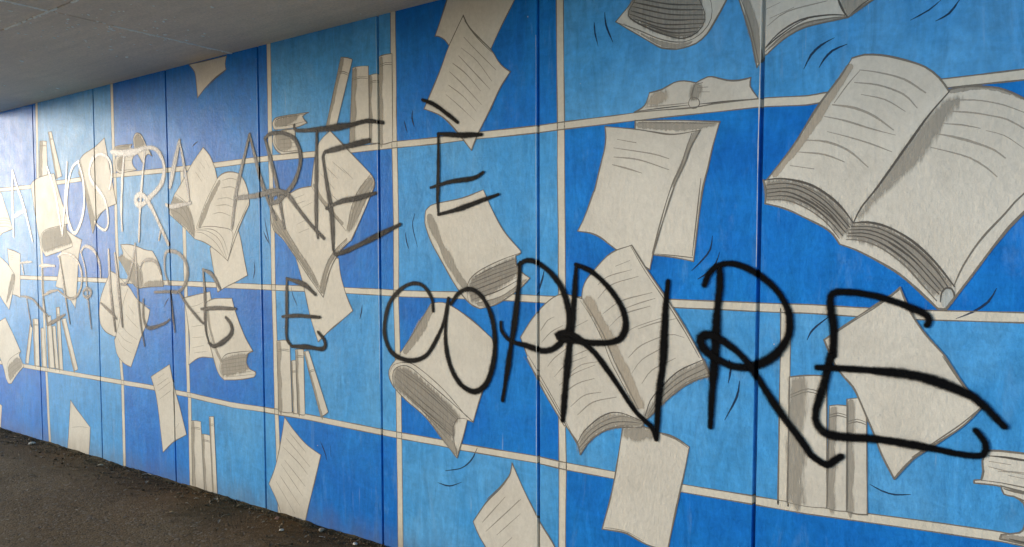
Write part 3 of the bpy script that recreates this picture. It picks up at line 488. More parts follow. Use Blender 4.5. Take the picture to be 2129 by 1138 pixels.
  [(9,'k',"-596,1881 -535,1884 -469,1870 -411,1845 -353,1799 -314,1755 -285,1710"), (6,'k',"-583,1862 -516,1865 -451,1845 -382,1796 -325,1732 -297,1695"), (6,'k',"-582,1846 -498,1846 -433,1817 -364,1761 -305,1689"), (6,'k',"-583,1831 -510,1833 -427,1791 -358,1733 -310,1677"), (6,'k',"-582,1818 -510,1817 -433,1782 -364,1721 -319,1665"), (6,'g',"-583,1806 -510,1801 -439,1767 -375,1715 -330,1656"), (5,'g',"-457,1855 -382,1808 -331,1745 -292,1701"), (5,'k',"-427,1804 -370,1755 -313,1680"), (9,'k',"-285,1710 -238,1712 -174,1692 -102,1644 -37,1575 22,1490"), (6,'k',"-291,1698 -216,1693 -153,1662 -92,1615 -32,1546 5,1485"), (6,'k',"-297,1686 -232,1683 -163,1651 -102,1598 -46,1534 -7,1481"), (6,'k',"-301,1674 -237,1671 -168,1639 -101,1583 -51,1520 -15,1473"), (6,'k',"-305,1664 -248,1660 -184,1629 -111,1568 -61,1508 -21,1463"), (6,'g',"-307,1651 -258,1647 -194,1619 -121,1557 -70,1493 -28,1440"), (5,'g',"-206,1693 -128,1650 -62,1592 -2,1512"), (5,'k',"-174,1639 -112,1592 -51,1523"), (8,'k',"-2,2140 -58,2070 -107,1995 -207,1839 -260,1765 -285,1710"), (6,'g',"21,1493 45,1558 90,1642 156,1729 205,1792 357,1934"), (5,'k',"-17,1437 -14,1466 -2,1484 15,1481 23,1456 13,1433 -1,1415"), (6,'l',"-270,2251 -212,2234 -134,2200 -69,2145"), (5,'l',"-286,2209 -211,2190 -134,2148 -93,2097"), (6,'l',"-357,2139 -285,2119 -221,2082 -163,2029"), (5,'l',"-384,2100 -317,2078 -236,2042 -157,2011"), (6,'l',"-447,2020 -378,2008 -305,1971 -240,1906"), (4,'l',"-373,2044 -306,2019 -235,1989 -167,1954"), (5,'l',"-470,1978 -383,1962 -316,1930"), (5,'l',"-499,1930 -417,1912"), (4,'l',"-264,2164 -190,2137 -128,2089"), (4,'l',"-270,2248 -308,2205 -351,2145"), (5,'l',"10,2111 69,2104 107,2094 151,2077 200,2049"), (6,'l',"10,2074 69,2062 117,2047 158,2031 201,1998"), (6,'l',"-29,2002 11,1990 71,1965 122,1938 154,1908"), (5,'l',"-52,1960 6,1939 59,1916 104,1881 133,1849"), (4,'l',"-16,2036 37,2026 86,2010"), (4,'l',"102,2001 150,1981 202,1935")],
  [(26,'tan',"-303,2265 -374,2154 -458,2021 -553,1902")],
  [('shade',"3,2117 33,2111 4,2073 -32,2008 -62,1961 -86,1915 -131,1873 -181,1823 -235,1759 -269,1730 -225,1808 -98,2002 -37,2085"), ('shadedark',"-586,1875 -535,1880 -469,1867 -410,1840 -353,1794 -289,1707 -324,1662 -369,1716 -433,1770 -510,1801 -583,1808"), ('shadedark',"-286,1706 -238,1708 -174,1688 -102,1638 -37,1569 15,1487 -16,1472 -25,1448 -70,1499 -121,1560 -194,1622 -302,1659"), ('pale',"-16,1437 -12,1463 -2,1482 14,1481 22,1456 12,1433 -1,1416 -13,1417"), ('shade',"2,2147 29,2151 65,2150 132,2133 166,2116 200,2091 200,2088 132,2125 68,2138 3,2134")]),
 ('painted_page', 'painted blank diamond shaped sheet under the last letter E', 3, 7,
  ["-136,1483 -161,1456 -203,1425 -277,1367 -377,1284", "-377,1284 -362,1245 -354,1227 -325,1171 -280,1120 -241,1032 -208,951 -186,888 -146,808", "-146,808 -93,885 -19,955 53,1023 103,1092", "103,1092 50,1165 -3,1255", "-1,1254 -68,1337 -109,1411 -136,1483"],
  [(5,'g',"94,1082 48,1029 -19,964 -93,894"), (5,'g',"-138,1474 -203,1417 -277,1361 -365,1291"), (4,'g',"-8,1252 46,1165 94,1096")],
  [],
  []),
 ('painted_book', 'painted widest upright book beside the post on the low right shelf', 1, 4.5,
  ["-496,1135 -430,1148 -367,1151", "-367,1151 -362,661", "-362,661 -430,652 -500,655", "-500,655 -496,1135"],
  [(4,'g',"-491,1068 -430,1097 -371,1082"), (4,'g',"-491,1058 -430,1086 -371,1071")],
  [],
  [('shade',"-492,1128 -441,1134 -435,1046 -452,948 -435,852 -450,754 -441,667 -496,665")]),
 ('painted_book', 'painted short upright book in the middle of three on the low right shelf', 2, 4.5,
  ["-357,1042 -328,1049 -298,1049", "-298,1049 -296,662", "-296,662 -329,657 -362,660", "-362,660 -357,1042"],
  [(4,'g',"-355,1008 -328,1019 -300,1014"), (4,'g',"-356,999 -328,1010 -300,1005")],
  [],
  [('shade',"-356,1036 -334,1039 -331,968 -339,891 -332,815 -339,738 -335,668 -360,668")]),
 ('painted_book', 'painted upright book behind the diamond shaped sheet on the low right shelf', 1, 4.5,
  ["-299,1073 -267,1081 -236,1080", "-236,1080 -229,663", "-229,663 -263,658 -296,661", "-296,661 -299,1073"],
  [(4,'g',"-296,991 -266,1004 -237,997"), (4,'g',"-296,982 -266,995 -237,988")],
  [],
  [('shade',"-297,1067 -277,1070 -274,993 -280,910 -272,828 -277,745 -273,670 -294,669")]),
 ('painted_book', 'painted thick book lying on top of the stack at the right end of the shelf', 1, 6,
  ["121,950 154,954 218,955 322,957", "322,957 351,831", "351,831 220,827 159,838 87,835", "87,835 87,845 106,849", "106,849 111,879 108,914 121,950"],
  [(7,'k',"125,933 169,935 219,933 322,935"), (4,'l',"126,897 173,890 219,887"), (4,'l',"152,886 199,891 219,892"), (5,'g',"106,848 156,849 220,845 324,839"), (4,'l',"179,877 220,873"), (4,'l',"126,915 184,913")],
  [],
  []),
 ('painted_book', 'painted book in the middle of the stack at the right end of the shelf', 2, 6,
  ["159,839 220,830 324,819", "324,819 326,718", "326,718 222,713", "222,713 228,753 221,793 194,811", "194,811 168,813 159,839"],
  [(6,'g',"168,831 194,827 242,824"), (5,'g',"197,811 214,804 243,796")],
  [],
  []),
 ('painted_book', 'painted book at the bottom of the stack at the right end of the shelf', 1, 6,
  ["222,711 210,694 163,678", "163,678 159,662", "159,662 223,660 327,655", "327,655 326,725", "326,725 244,721 222,711"],
  [(6,'k',"185,668 223,665 273,664")],
  [],
  [('shade',"165,677 223,684 245,664 223,663 162,664")]),
]
MARKS = ["-1255,2638 -1249,2583 -1218,2506",
 "-1305,2604 -1301,2556 -1286,2499",
 "-2338,2342 -2343,2304 -2328,2259",
 "-2396,2297 -2387,2265 -2376,2233",
 "-2331,1812 -2347,1749 -2316,1639",
 "-2396,1715 -2391,1671 -2376,1631",
 "-1560,1529 -1569,1490 -1583,1451 -1601,1411",
 "-1945,644 -1981,579 -2045,526 -2147,495",
 "-2198,425 -2121,421 -2040,456",
 "-789,1672 -797,1619 -827,1578 -872,1533",
 "-760,1608 -773,1568 -800,1531 -847,1499",
 "-721,1182 -714,1149 -724,1090",
 "-680,1102 -691,1037 -737,940",
 "-353,2378 -398,2358 -432,2327 -455,2281",
 "-312,2348 -359,2333 -386,2307 -403,2279",
 "-29,2448 -63,2421 -117,2397",
 "23,2438 -5,2399 -43,2381",
 "138,1487 116,1442 75,1407 28,1382",
 "-363,1369 -400,1336 -423,1309 -435,1280",
 "-222,775 -184,758 -142,752 -96,762",
 "-3531,1827 -3521,1775 -3485,1651",
 "-3543,1744 -3523,1708 -3493,1666",
 "-3641,1552 -3634,1504 -3652,1451",
 "-3299,1407 -3285,1357 -3249,1298",
 "-2716,1323 -2724,1281 -2737,1243",
 "-3067,509 -3035,457 -3013,401",
 "-2988,497 -2981,433",
 "-4194,2350 -4222,2341 -4261,2322",
 "-4575,1299 -4607,1271 -4639,1234"]
GRAFFITI = [('sprayed letter A of the first line at the far left, thin glossy lines', 1, [(30.68,"-6932,1760 -6938,1947 -6918,2342"), (30.68,"-6918,2342 -6846,2209 -6716,2006 -6582,1720"), (35.4,"-6935,1931 -6831,1959 -6686,1983")]),
 ('sprayed letter N of the first line crossing the tumbling closed book', 1, [(30.68,"-6284,2329 -6167,2121 -6062,1760"), (28.32,"-6062,1760 -5993,2072 -5949,2340")]),
 ('sprayed letter O of the first line beside the curled sheet', 1, [(33.04,"-5761,2336 -5865,2293 -5941,2164 -5978,2003 -5945,1853 -5869,1773 -5785,1823 -5713,1940 -5693,2071 -5711,2204 -5770,2326")]),
 ('sprayed letter S of the first line on the curled sheet', 1, [(30.68,"-5321,2089 -5282,2190 -5305,2305 -5423,2365 -5550,2336 -5605,2249 -5571,2169 -5463,2086 -5381,2005 -5350,1902 -5354,1825 -5404,1788 -5502,1823 -5538,1856")]),
 ('sprayed letter T of the first line with a wavy bar over the lying books', 1, [(54.28,"-5277,2370 -5163,2351 -4971,2342 -4847,2359"), (28.32,"-5098,2346 -5130,2192 -5159,1932 -5155,1779")]),
 ('sprayed letter R of the first line with a small loop, left of the joint', 1, [(44.84,"-4847,2359 -4741,2354 -4655,2318 -4600,2240 -4596,2158 -4650,2079 -4803,1995 -4896,1957 -4957,1976 -4955,2019 -4892,2033 -4832,2005 -4746,1917 -4662,1807 -4563,1673"), (28.32,"-4825,2340 -4872,2133 -4915,1881 -4934,1698"), (25.96,"-4678,1703 -4657,1765")]),
 ('sprayed pale letter A of the first line on the panel joint left of the open book', 1, [(47.2,"-4528,2064 -4473,2207 -4404,2374"), (30.68,"-4404,2374 -4362,2223 -4327,2077 -4304,1957"), (35.4,"-4581,1948 -4513,1933 -4291,1947")]),
 ('sprayed letter A of the word ARTE beside the left open book', 1, [(32.94,"-3854,1767 -3803,1985 -3785,2037 -3730,2171 -3658,2344"), (32.94,"-3658,2344 -3613,2215 -3561,2066 -3493,1929 -3426,1814"), (36.6,"-3808,1958 -3604,1965 -3428,1987 -3344,1968")]),
 ('sprayed letter R of the word ARTE across the big open book', 1, [(32.94,"-3513,2309 -3469,2193 -3412,2027 -3384,1914 -3350,1761"), (32.94,"-3514,2304 -3466,2330 -3358,2325 -3253,2286 -3204,2212 -3199,2133 -3245,2037 -3306,1981 -3399,1925 -3462,1917 -3461,1958 -3367,1974 -3307,1951 -3220,1867 -3107,1765 -3010,1693")]),
 ('sprayed letter T of the word ARTE with a long bar across the upright books', 1, [(36.6,"-3244,2359 -3223,2327 -2995,2314 -2794,2313 -2666,2323 -2542,2301"), (31.72,"-3054,2306 -3064,2065 -3071,1774 -3059,1696")]),
 ('sprayed letter E of the word ARTE on the page of the big open book', 1, [(36.6,"-2643,2216 -2796,2202 -2984,2184"), (31.72,"-2984,2184 -3006,2157 -2981,2012 -2950,1867 -2939,1761 -2935,1627 -2915,1599"), (34.16,"-2915,1599 -2808,1627 -2615,1694 -2432,1758"), (32.94,"-2985,1863 -2869,1897 -2737,1910 -2604,1931")]),
 ('sprayed lone letter E with an accent stroke over the falling closed book', 1, [(26.88,"-2272,2389 -2217,2367 -2162,2335 -2099,2290 -2047,2251"), (29.12,"-1905,2178 -2037,2188 -2170,2207"), (22.4,"-2170,2205 -2171,2065 -2177,1914 -2179,1882 -2175,1801"), (24.64,"-2175,1801 -2041,1826 -1918,1858 -1809,1886"), (24.64,"-2222,1940 -2092,1963 -1957,1971 -1896,1996")]),
 ('sprayed first letter of the second line at the far left, white in the glare', 0.8, [(26,"-6821,1529 -6732,1537 -6614,1541"), (22,"-6794,1522 -6784,1485 -6763,1434"), (24,"-6833,1240 -6721,1236 -6597,1215 -6479,1151 -6333,1086"), (20,"-6722,1222 -6691,1105 -6652,983")]),
 ('sprayed letter E of the second line above the left shelf row', 1, [(30,"-6471,1509 -6336,1512 -6202,1508"), (22,"-6426,1503 -6432,1296 -6403,1154 -6368,1013"), (34,"-6368,1013 -6233,1052 -6059,1113"), (28,"-6411,1261 -6291,1293 -6174,1310")]),
 ('sprayed letter R of the second line around the narrow standing book', 1, [(26,"-6143,1588 -6071,1612 -5987,1612 -5906,1592 -5815,1541 -5767,1448 -5786,1340 -5871,1264 -5967,1247 -6077,1278 -6160,1310"), (24,"-6129,1588 -6076,1409 -6031,1224 -5979,1044")]),
 ('sprayed arch with a knot in the second line on the panel joint', 0.85, [(30,"-5777,1622 -5729,1658 -5663,1666 -5563,1628 -5492,1530 -5479,1426"), (24,"-5770,1622 -5712,1495 -5689,1316 -5641,1023"), (30,"-5748,1315 -5695,1336 -5631,1318 -5639,1285 -5698,1266 -5750,1281 -5748,1315")]),
 ('sprayed two strokes of the letter N on the leaf shaped open book', 1, [(31.2,"-5355,1639 -5343,1351 -5287,1026"), (26.4,"-5487,1230 -5334,1158 -5264,1118"), (33.6,"-5266,1610 -5239,1448 -5206,1212 -5187,1065")]),
 ('sprayed letter in the second line across the half open book, long stem', 0.85, [(28,"-4985,1683 -5016,1563 -5072,1451 -5127,1384 -5198,1383"), (24,"-4985,1674 -4972,1406 -4943,1130 -4894,939"), (28,"-4926,1508 -4882,1554 -4784,1564 -4705,1537 -4661,1466")]),
 ('sprayed letter U of the second line below the half open book', 0.85, [(28,"-4895,1279 -4901,1150 -4855,1079 -4757,1085 -4629,1119 -4569,1149")]),
 ('sprayed letter R of the second line on the panel joint, fuzzy bowl', 0.85, [(30,"-4570,1397 -4613,1485 -4609,1591 -4569,1626 -4455,1613 -4368,1557 -4342,1479 -4375,1401 -4451,1347 -4557,1344 -4746,1334"), (26,"-4451,1347 -4351,1255 -4197,1150 -4173,1143"), (24,"-4550,1326 -4533,1195 -4508,1063")]),
 ('sprayed letter E of the second line on the falling closed book, curled foot', 1, [(28.6,"-4169,1498 -4156,1341 -4155,1116 -4122,1016"), (28.6,"-4169,1504 -4069,1466 -3990,1379"), (28.6,"-4198,1238 -4004,1252 -3827,1253"), (33,"-4122,1016 -4067,998 -3957,1038 -3876,1099 -3883,1153 -3934,1194")]),
 ('sprayed single letter E between two sheets, second line', 1, [(33,"-3088,1368 -3187,1425 -3335,1457"), (26.4,"-3335,1457 -3341,1264 -3345,1100 -3301,1052"), (30.8,"-3301,1052 -3167,1057 -3031,1057 -3016,1102 -3071,1152"), (28.6,"-3380,1226 -3236,1238 -3055,1237")]),
 ('sprayed black letter C starting the last word over the diving closed book', 1, [(27,"-2214,1310 -2224,1375 -2274,1434 -2342,1450 -2424,1422 -2509,1347 -2547,1245 -2548,1154 -2501,1075 -2418,1045 -2336,1047 -2256,1085 -2188,1177 -2143,1266 -2115,1378")]),
 ('sprayed black letter O of the last word', 1, [(30.24,"-2115,1378 -2133,1266 -2134,1137 -2103,1028 -2040,948 -1957,923 -1886,972 -1845,1075 -1834,1183 -1853,1297 -1902,1385 -1973,1429 -2046,1410 -2099,1353")]),
 ('sprayed black letter P of the last word with a wide bowl', 1, [(33.6,"-1688,1560 -1703,1408 -1728,1247 -1758,1083 -1793,898"), (31.2,"-1697,1552 -1651,1572 -1596,1560 -1525,1514 -1464,1438 -1434,1340 -1439,1256 -1491,1183 -1562,1154 -1653,1171 -1747,1189 -1795,1235 -1799,1275")]),
 ('sprayed black first letter R of the last word over the large open book', 1, [(38.4,"-1395,1539 -1408,1379 -1430,1187 -1452,993 -1466,844"), (31.2,"-1397,1554 -1322,1524 -1249,1466 -1186,1388 -1158,1309 -1178,1242 -1241,1214 -1339,1209 -1458,1216 -1493,1233 -1441,1244 -1381,1221 -1315,1173 -1274,1131 -1194,1032 -1116,931 -1040,868 -1021,821")]),
 ('sprayed black letter I of the last word, single straight stroke', 1, [(36,"-971,1487 -982,1360 -992,1156 -1010,1001 -1021,828")]),
 ('sprayed black second letter R of the last word with a long tail', 1, [(38.4,"-759,1551 -759,1471 -769,1369 -778,1174 -787,1060 -794,905"), (36,"-820,1476 -800,1524 -759,1558 -694,1559 -611,1520 -536,1451 -499,1369 -504,1285 -553,1211 -627,1166 -705,1158 -778,1186 -826,1223 -833,1264 -805,1276 -758,1262 -672,1201 -614,1124 -533,1002 -442,886 -419,851 -367,822 -344,838 -316,861")]),
 ('sprayed black last letter E with a hooked foot, largest of the writing', 1, [(32.4,"-56,1355 -49,1378 -74,1400 -151,1432 -229,1454 -311,1463 -350,1456 -358,1419 -346,1326 -348,1227 -354,1230 -373,1135 -403,1018 -400,975 -379,946 -334,933 -197,941 -68,936 54,926 110,935 114,975 88,1013"), (36,"-399,1180 -336,1183 -200,1185 -96,1180 -22,1164 51,1137 98,1108 165,1035")])]

# joints between the cast panels, as x = a + b z; continued past the picture at the same spacing
SP = (JOINTS[-1][0] - JOINTS[0][0]) / (len(JOINTS) - 1)
SEAMS = [(JOINTS[0][0] - SP * k, .0) for k in range(2, 0, -1)] + list(JOINTS) + [(JOINTS[-1][0] + SP * k, .0) for k in range(1, 3)]
HALF, LIP, DEEP = .0080, .0030, .018
def groove(bm):
    """press a coat of paint into the joints it crosses"""
    xs = [v.co.x for v in bm.verts]
    if not xs: return
    lo, hi = min(xs) - .03, max(xs) + .03
    zs = [v.co.z for v in bm.verts]; zm = (min(zs) + max(zs)) / 2
    hit = [(a, b) for a, b in SEAMS if lo < a + b * zm < hi or lo < a + b * min(zs) < hi]
    for a, b in hit:
        for off in (-HALF, -LIP, LIP, HALF):
            bmesh.ops.bisect_plane(bm, geom=bm.verts[:] + bm.edges[:] + bm.faces[:], dist=1e-6, plane_co=(a + off, 0, 0), plane_no=(1, 0, -b))
    for v in bm.verts:
        for a, b in hit:
            t = abs(v.co.x - a - b * v.co.z)
            if t < HALF: v.co.y += DEEP * min(1, (HALF - t) / (HALF - LIP))
def link(name, bm, mat, parent=None, press=True, kind=None, label=None):
    if press: groove(bm)
    me = bpy.data.meshes.new(name); bm.to_mesh(me); bm.free()
    ob = bpy.data.objects.new(name, me); COL.objects.link(ob)
    for m in (mat if isinstance(mat, (list, tuple)) else [mat]): me.materials.append(m)
    if parent: ob.parent = parent
    if kind: ob['kind'] = kind
    if label: ob['label'] = label
    return ob
def tag(o, label, cat, group=None):
    o['label'] = label; o['category'] = cat
    if group: o['group'] = group
    return o
def fill(poly, y):
    bm = bmesh.new(); uvl = bm.loops.layers.uv.new("UV")
    clean = []
    for p in poly:
        if not clean or (Vector(p) - Vector(clean[-1])).length > 1e-4: clean.append(p)
    if (Vector(clean[0]) - Vector(clean[-1])).length < 1e-4: clean.pop()
    area = sum(clean[i][0] * clean[(i + 1) % len(clean)][1] - clean[(i + 1) % len(clean)][0] * clean[i][1] for i in range(len(clean)))
    if area < 0: clean.reverse()
    f = bm.faces.new([bm.verts.new((x, y, z)) for x, z in clean])
    f.normal_update(); bmesh.ops.triangulate(bm, faces=[f], ngon_method='EAR_CLIP')
    return bm
def ribbon(bm, pts, width, y, taper=0., jitter=.12, seed=0, step=.02, climb=.00012):
    """stroke with a rim coordinate in UV.x"""
    uvl = bm.loops.layers.uv.get("UV") or bm.loops.layers.uv.new("UV")
    q = [Vector(p) for p in smooth(pts, step)]
    n = len(q); L = [0.]
    for i in range(1, n): L.append(L[-1] + (q[i] - q[i - 1]).length)
    if L[-1] < 1e-4: return
    rnd = random.Random(seed); ph = rnd.random() * 50
    rows = []
    for i in range(n):
        t = (q[min(i + 1, n - 1)] - q[max(i - 1, 0)]).normalized(); nr = Vector((-t.y, t.x))
        u = L[i] / L[-1]
        wd = width / 2 * (1 + jitter * 2 * noise.noise(Vector((L[i] * 9, ph, 0)))) * (1 - taper * max(0, 1 - 3 * u) - taper * max(0, 3 * u - 2))
        rows.append((q[i] + nr * wd, q[i], q[i] - nr * wd, L[i], wd, t))
    V = []
    for i, (a, c, b, l, _, _) in enumerate(rows):
        yy_ = y - climb * i / n; V.append(tuple(bm.verts.new((p_.x, yy_, p_.y)) for p_ in (a, c, b)) + (l,))
    def face(vs, uv):
        f = bm.faces.new(vs)
        for lp, w_ in zip(f.loops, uv): lp[uvl].uv = w_
        f.normal_update()
        if f.normal.y > 0: f.normal_flip()
    for i in range(n - 1):
        (a, c, b, l), (a2, c2, b2, l2) = V[i], V[i + 1]
        face([a, c, c2, a2], [(1, l), (0, l), (0, l2), (1, l2)]); face([c, b, b2, c2], [(0, l), (1, l), (1, l2), (0, l2)])
    for i, sg in ((0, -1), (n - 1, 1)):
        mk = lambda p: bm.verts.new((p.x, y - climb * i / n, p.y))
        p, wd, t = rows[i][1], rows[i][4], rows[i][5] * sg; nr = Vector((-t.y, t.x))
        arc = [mk(p + nr * wd * math.cos(k * math.pi / 6) + t * wd * math.sin(k * math.pi / 6)) for k in range(7)]
        c = V[i][1]
        for k in range(6): face([c, arc[k], arc[k + 1]], [(0, rows[i][3]), (1, rows[i][3]), (1, rows[i][3])])
def soft_poly(bm, poly, y, seed=0):
    """hatched patch on a fine grid; UV.x passes .75 at its rim and 1 a few millimetres beyond, so the brush can fray it"""
    uvl = bm.loops.layers.uv.get("UV") or bm.loops.layers.uv.new("UV")
    q = smooth(list(poly) + [poly[0]], .03)[:-1]; n = len(q)
    area = abs(sum(q[i][0] * q[(i + 1) % n][1] - q[(i + 1) % n][0] * q[i][1] for i in range(n))) / 2
    xs = [p[0] for p in q]; zs = [p[1] for p in q]
    thick = area / max(max(xs) - min(xs), max(zs) - min(zs), .01)
    fe = max(.0025, min(.017, thick * .36)); cell = max(.0035, fe * .7)
    x0, z0 = min(xs) - fe * 1.5, min(zs) - fe * 1.5
    nx, nz = int((max(xs) - x0 + fe * 1.5) / cell) + 2, int((max(zs) - z0 + fe * 1.5) / cell) + 2
    segs = [(q[i], q[(i + 1) % n]) for i in range(n)]
    D_ = {}
    for i in range(nx):
        px_ = x0 + i * cell
        for j in range(nz):
            pz = z0 + j * cell; ins = False; best = 9.
            for (ax, az), (bx, bz) in segs:
                if (az > pz) != (bz > pz) and px_ < (bx - ax) * (pz - az) / (bz - az) + ax: ins = not ins
                ux, uz = bx - ax, bz - az; l2 = ux * ux + uz * uz or 1e-9
                t = ((px_ - ax) * ux + (pz - az) * uz) / l2; t = 0 if t < 0 else 1 if t > 1 else t
                dx, dz = px_ - ax - ux * t, pz - az - uz * t; d2 = dx * dx + dz * dz
                if d2 < best: best = d2
            sd = math.sqrt(best) * (1 if ins else -1)
            D_[i, j] = min(1.2, max(.2, .75 - .3 * sd / fe))
    V = {}
    def vt(i, j):
        if (i, j) not in V: V[i, j] = bm.verts.new((x0 + i * cell, y, z0 + j * cell))
        return V[i, j]
    for i in range(nx - 1):
        for j in range(nz - 1):
            c = ((i, j), (i + 1, j), (i + 1, j + 1), (i, j + 1))
            if min(D_[k] for k in c) > 1.1: continue
            f = bm.faces.new([vt(*k) for k in c])
            for lp, k in zip(f.loops, c): lp[uvl].uv = (D_[k], 0)
def box(bm, lo, hi, bev=0):
    r = bmesh.ops.create_cube(bm, size=1)
    for v in r['verts']: v.co = Vector([(lo[k] + hi[k]) / 2 + v.co[k] * (hi[k] - lo[k]) for k in range(3)])
    if bev: bmesh.ops.bevel(bm, geom=list({e for v in r['verts'] for e in v.link_edges}), offset=bev, segments=2, profile=.6, affect='EDGES')

class Pile:
    """many small solids in one mesh"""
    def __init__(s): s.v, s.f = [], []
    def add(s, shape, m):
        o = len(s.v); s.v += [tuple(m @ c) for c in shape[0]]; s.f += [[i + o for i in f] for f in shape[1]]
    def bm(s):
        me = bpy.data.meshes.new("t"); me.from_pydata(s.v, [], s.f); b = bmesh.new(); b.from_mesh(me); bpy.data.meshes.remove(me); return b
def shape_of(fn):
    b = bmesh.new(); fn(b); b.verts.index_update(); r = ([v.co.copy() for v in b.verts], [[v.index for v in f.verts] for f in b.faces]); b.free(); return r
BALL = shape_of(lambda b: bmesh.ops.create_icosphere(b, subdivisions=1, radius=1))
CHUNK = shape_of(lambda b: bmesh.ops.create_cone(b, segments=4, radius1=1, radius2=.35, depth=1.1, cap_ends=True))
# ------------------------------------------------------------------ ground
X0, X1 = SEAMS[0][0], SEAMS[-1][0]
N = NT("asphalt")
p = N.pos()
agg = N.vor(p, 85); ac = N.n("ShaderNodeSeparateColor", {0: agg.outputs["Color"]})
big = N.noise(p, 1.1, 5, .6, .4); mid = N.noise(p, 9, 5, .7)
col = N.mix(N.rng(big, .3, .7), (.130, .083, .041, 1), (.185, .126, .070, 1))
col = N.mix(N.math('MULTIPLY', N.rng(mid, .4, .75), .5), col, (.080, .058, .038, 1))
col = N.mix(N.math('MULTIPLY', N.rng(ac.outputs[0], .80, .98), .6), col, (.24, .20, .165, 1))
col = N.mix(N.math('MULTIPLY', N.rng(ac.outputs[1], .75, .95), .6), col, (.018, .016, .014, 1))
fl = N.vor(N.pos((1, 1.6, 1)), 15); fc = N.n("ShaderNodeSeparateColor", {0: fl.outputs["Color"]})
col = N.mix(N.math('MULTIPLY', N.math('MULTIPLY', N.rng(fl.outputs["Distance"], .10, .22, 1, 0), N.rng(fc.outputs[0], .62, .68)), N.rng(N.noise(p, 2.3, 2), .35, .6, .1, .6)), col, (.26, .23, .195, 1))
yy = N.n("ShaderNodeSeparateXYZ", {0: N.n("ShaderNodeNewGeometry").outputs["Position"]}).outputs[1]
dirt = N.math('MULTIPLY', N.rng(N.math('ADD', yy, N.math('MULTIPLY', N.math('SUBTRACT', mid, .5), .5)), WALL - .55, WALL - .10), .92)
col = N.mix(dirt, col, N.mix(N.noise(p, 35, 4, .7), (.050, .027, .010, 1), (.15, .085, .034, 1)))
hg = N.math('ADD', N.math('MULTIPLY', agg.outputs["Distance"], -.6), N.math('ADD', N.math('MULTIPLY', N.noise(p, 300, 3), .5), N.math('MULTIPLY', mid, .8)))
asphalt = N.out(col, N.rng(N.noise(p, 40, 3), .3, .7, .75, .92), N.n("ShaderNodeBump", {"Strength": .8, "Distance": .006, "Height": hg}).outputs[0], .12)
bm = bmesh.new()
xs = [-400, -60, -20] + [X0 + (X1 - X0) * k / 60 for k in range(61)] + [20, 60, 400]
ys = [-400, -60, -12, -4, -2, 0, .6, 1.2, 1.6, 1.9, 2.1, 2.25, 2.4, 2.5, 2.58, 2.65, WALL + .25, 10, 60, 400]
xs = sorted(xs)
gv = [[bm.verts.new((x, y, 0)) for x in xs] for y in ys]
for r_ in gv:
    for v in r_:
        if WALL - .5 < v.co.y < WALL + .1 and X0 < v.co.x < X1: v.co.z = .004 + .010 * noise.noise(v.co * 2.3) + .006 * noise.noise(v.co * 9)
for a in range(len(ys) - 1):
    for b in range(len(xs) - 1): bm.faces.new([gv[a][b], gv[a][b + 1], gv[a + 1][b + 1], gv[a + 1][b]])
for f in bm.faces: f.smooth = True
ground = link("ground", bm, asphalt, press=False, kind='structure')

# ------------------------------------------------------------------ ceiling: cast slabs with open joints
N = NT("ceiling_concrete")
p = N.pos()
brd = N.noise(N.pos((1, 9, 1)), 2.2, 4, .6); cl = N.noise(p, 1.3, 5, .6, .5); gn = N.noise(p, 90, 4, .7); fn = N.noise(N.pos((1, 5, 1)), 22, 3, .6)
col = N.mix(N.rng(cl, .3, .7), (.76, .59, .44, 1), (.86, .68, .51, 1))
col = N.mix(N.math('MULTIPLY', N.rng(brd, .4, .65), .35), col, (.64, .50, .37, 1))
col = N.mix(N.math('MULTIPLY', N.rng(fn, .55, .72), .3), col, (.42, .41, .40, 1))
col = N.mix(N.math('MULTIPLY', N.rng(gn, .3, .7), .35), col, (.40, .31, .23, 1))
sp_ = N.vor(p, 24); s_ = N.n("ShaderNodeSeparateColor", {0: sp_.outputs["Color"]})
col = N.mix(N.math('MULTIPLY', N.rng(sp_.outputs["Distance"], .05, .09, 1, 0), N.rng(s_.outputs[0], .93, .94)), col, (.62, .6, .56, 1))
hg = N.math('ADD', N.math('MULTIPLY', gn, .5), N.math('ADD', N.math('MULTIPLY', brd, .8), N.math('MULTIPLY', fn, .5)))
concrete = N.out(col, .62, N.n("ShaderNodeBump", {"Strength": .6, "Distance": .004, "Height": hg}).outputs[0], .4)
N = NT("lime_deposit"); lime = N.out(N.mix(N.noise(N.pos(), 80, 3), (.93, .91, .86, 1), (.85, .82, .76, 1)), .6, None, .4)
ceiling = bpy.data.objects.new("ceiling", None); COL.objects.link(ceiling); ceiling.location = (0, 0, CEIL); ceiling['kind'] = 'structure'
inv = Matrix.Translation((0, 0, -CEIL))
# the far side wall of the underpass, behind the photographer, and pale paving put in unseen for bounce light
def under(name, bm, mat, **k):
    o = link(name, bm, mat, ceiling, press=False, **k); o.matrix_parent_inverse = inv; return o
SLANT = .075 / .673      # the cross joint runs slightly askew
cross = [-3.82 + k * 4.9 for k in (-2, -1, 0, 1, 2)]; YJ = 1.737; YB = -2.55; YT = WALL + .30
XL, XR = -7.5, -1.0  # unseen roof ends, drawn in so daylight reaches the upper wall
gx = [XL] + [c for c in cross if XL + .3 < c < XR - .3] + [XR]
for (ya, yb) in ((YB, YJ), (YJ, YT)):
    for k in range(len(gx) - 1):
        bm = bmesh.new(); box(bm, (gx[k] + .0035, ya + .0035, CEIL), (gx[k + 1] - .0035, yb - .0035, CEIL + .5), .004)
        for v in bm.verts:
            e = gx[k] if v.co.x < (gx[k] + gx[k + 1]) / 2 else gx[k + 1]
            if e in cross: v.co.x += (v.co.y - WALL) * SLANT
        under("ceiling_slab", bm, concrete)
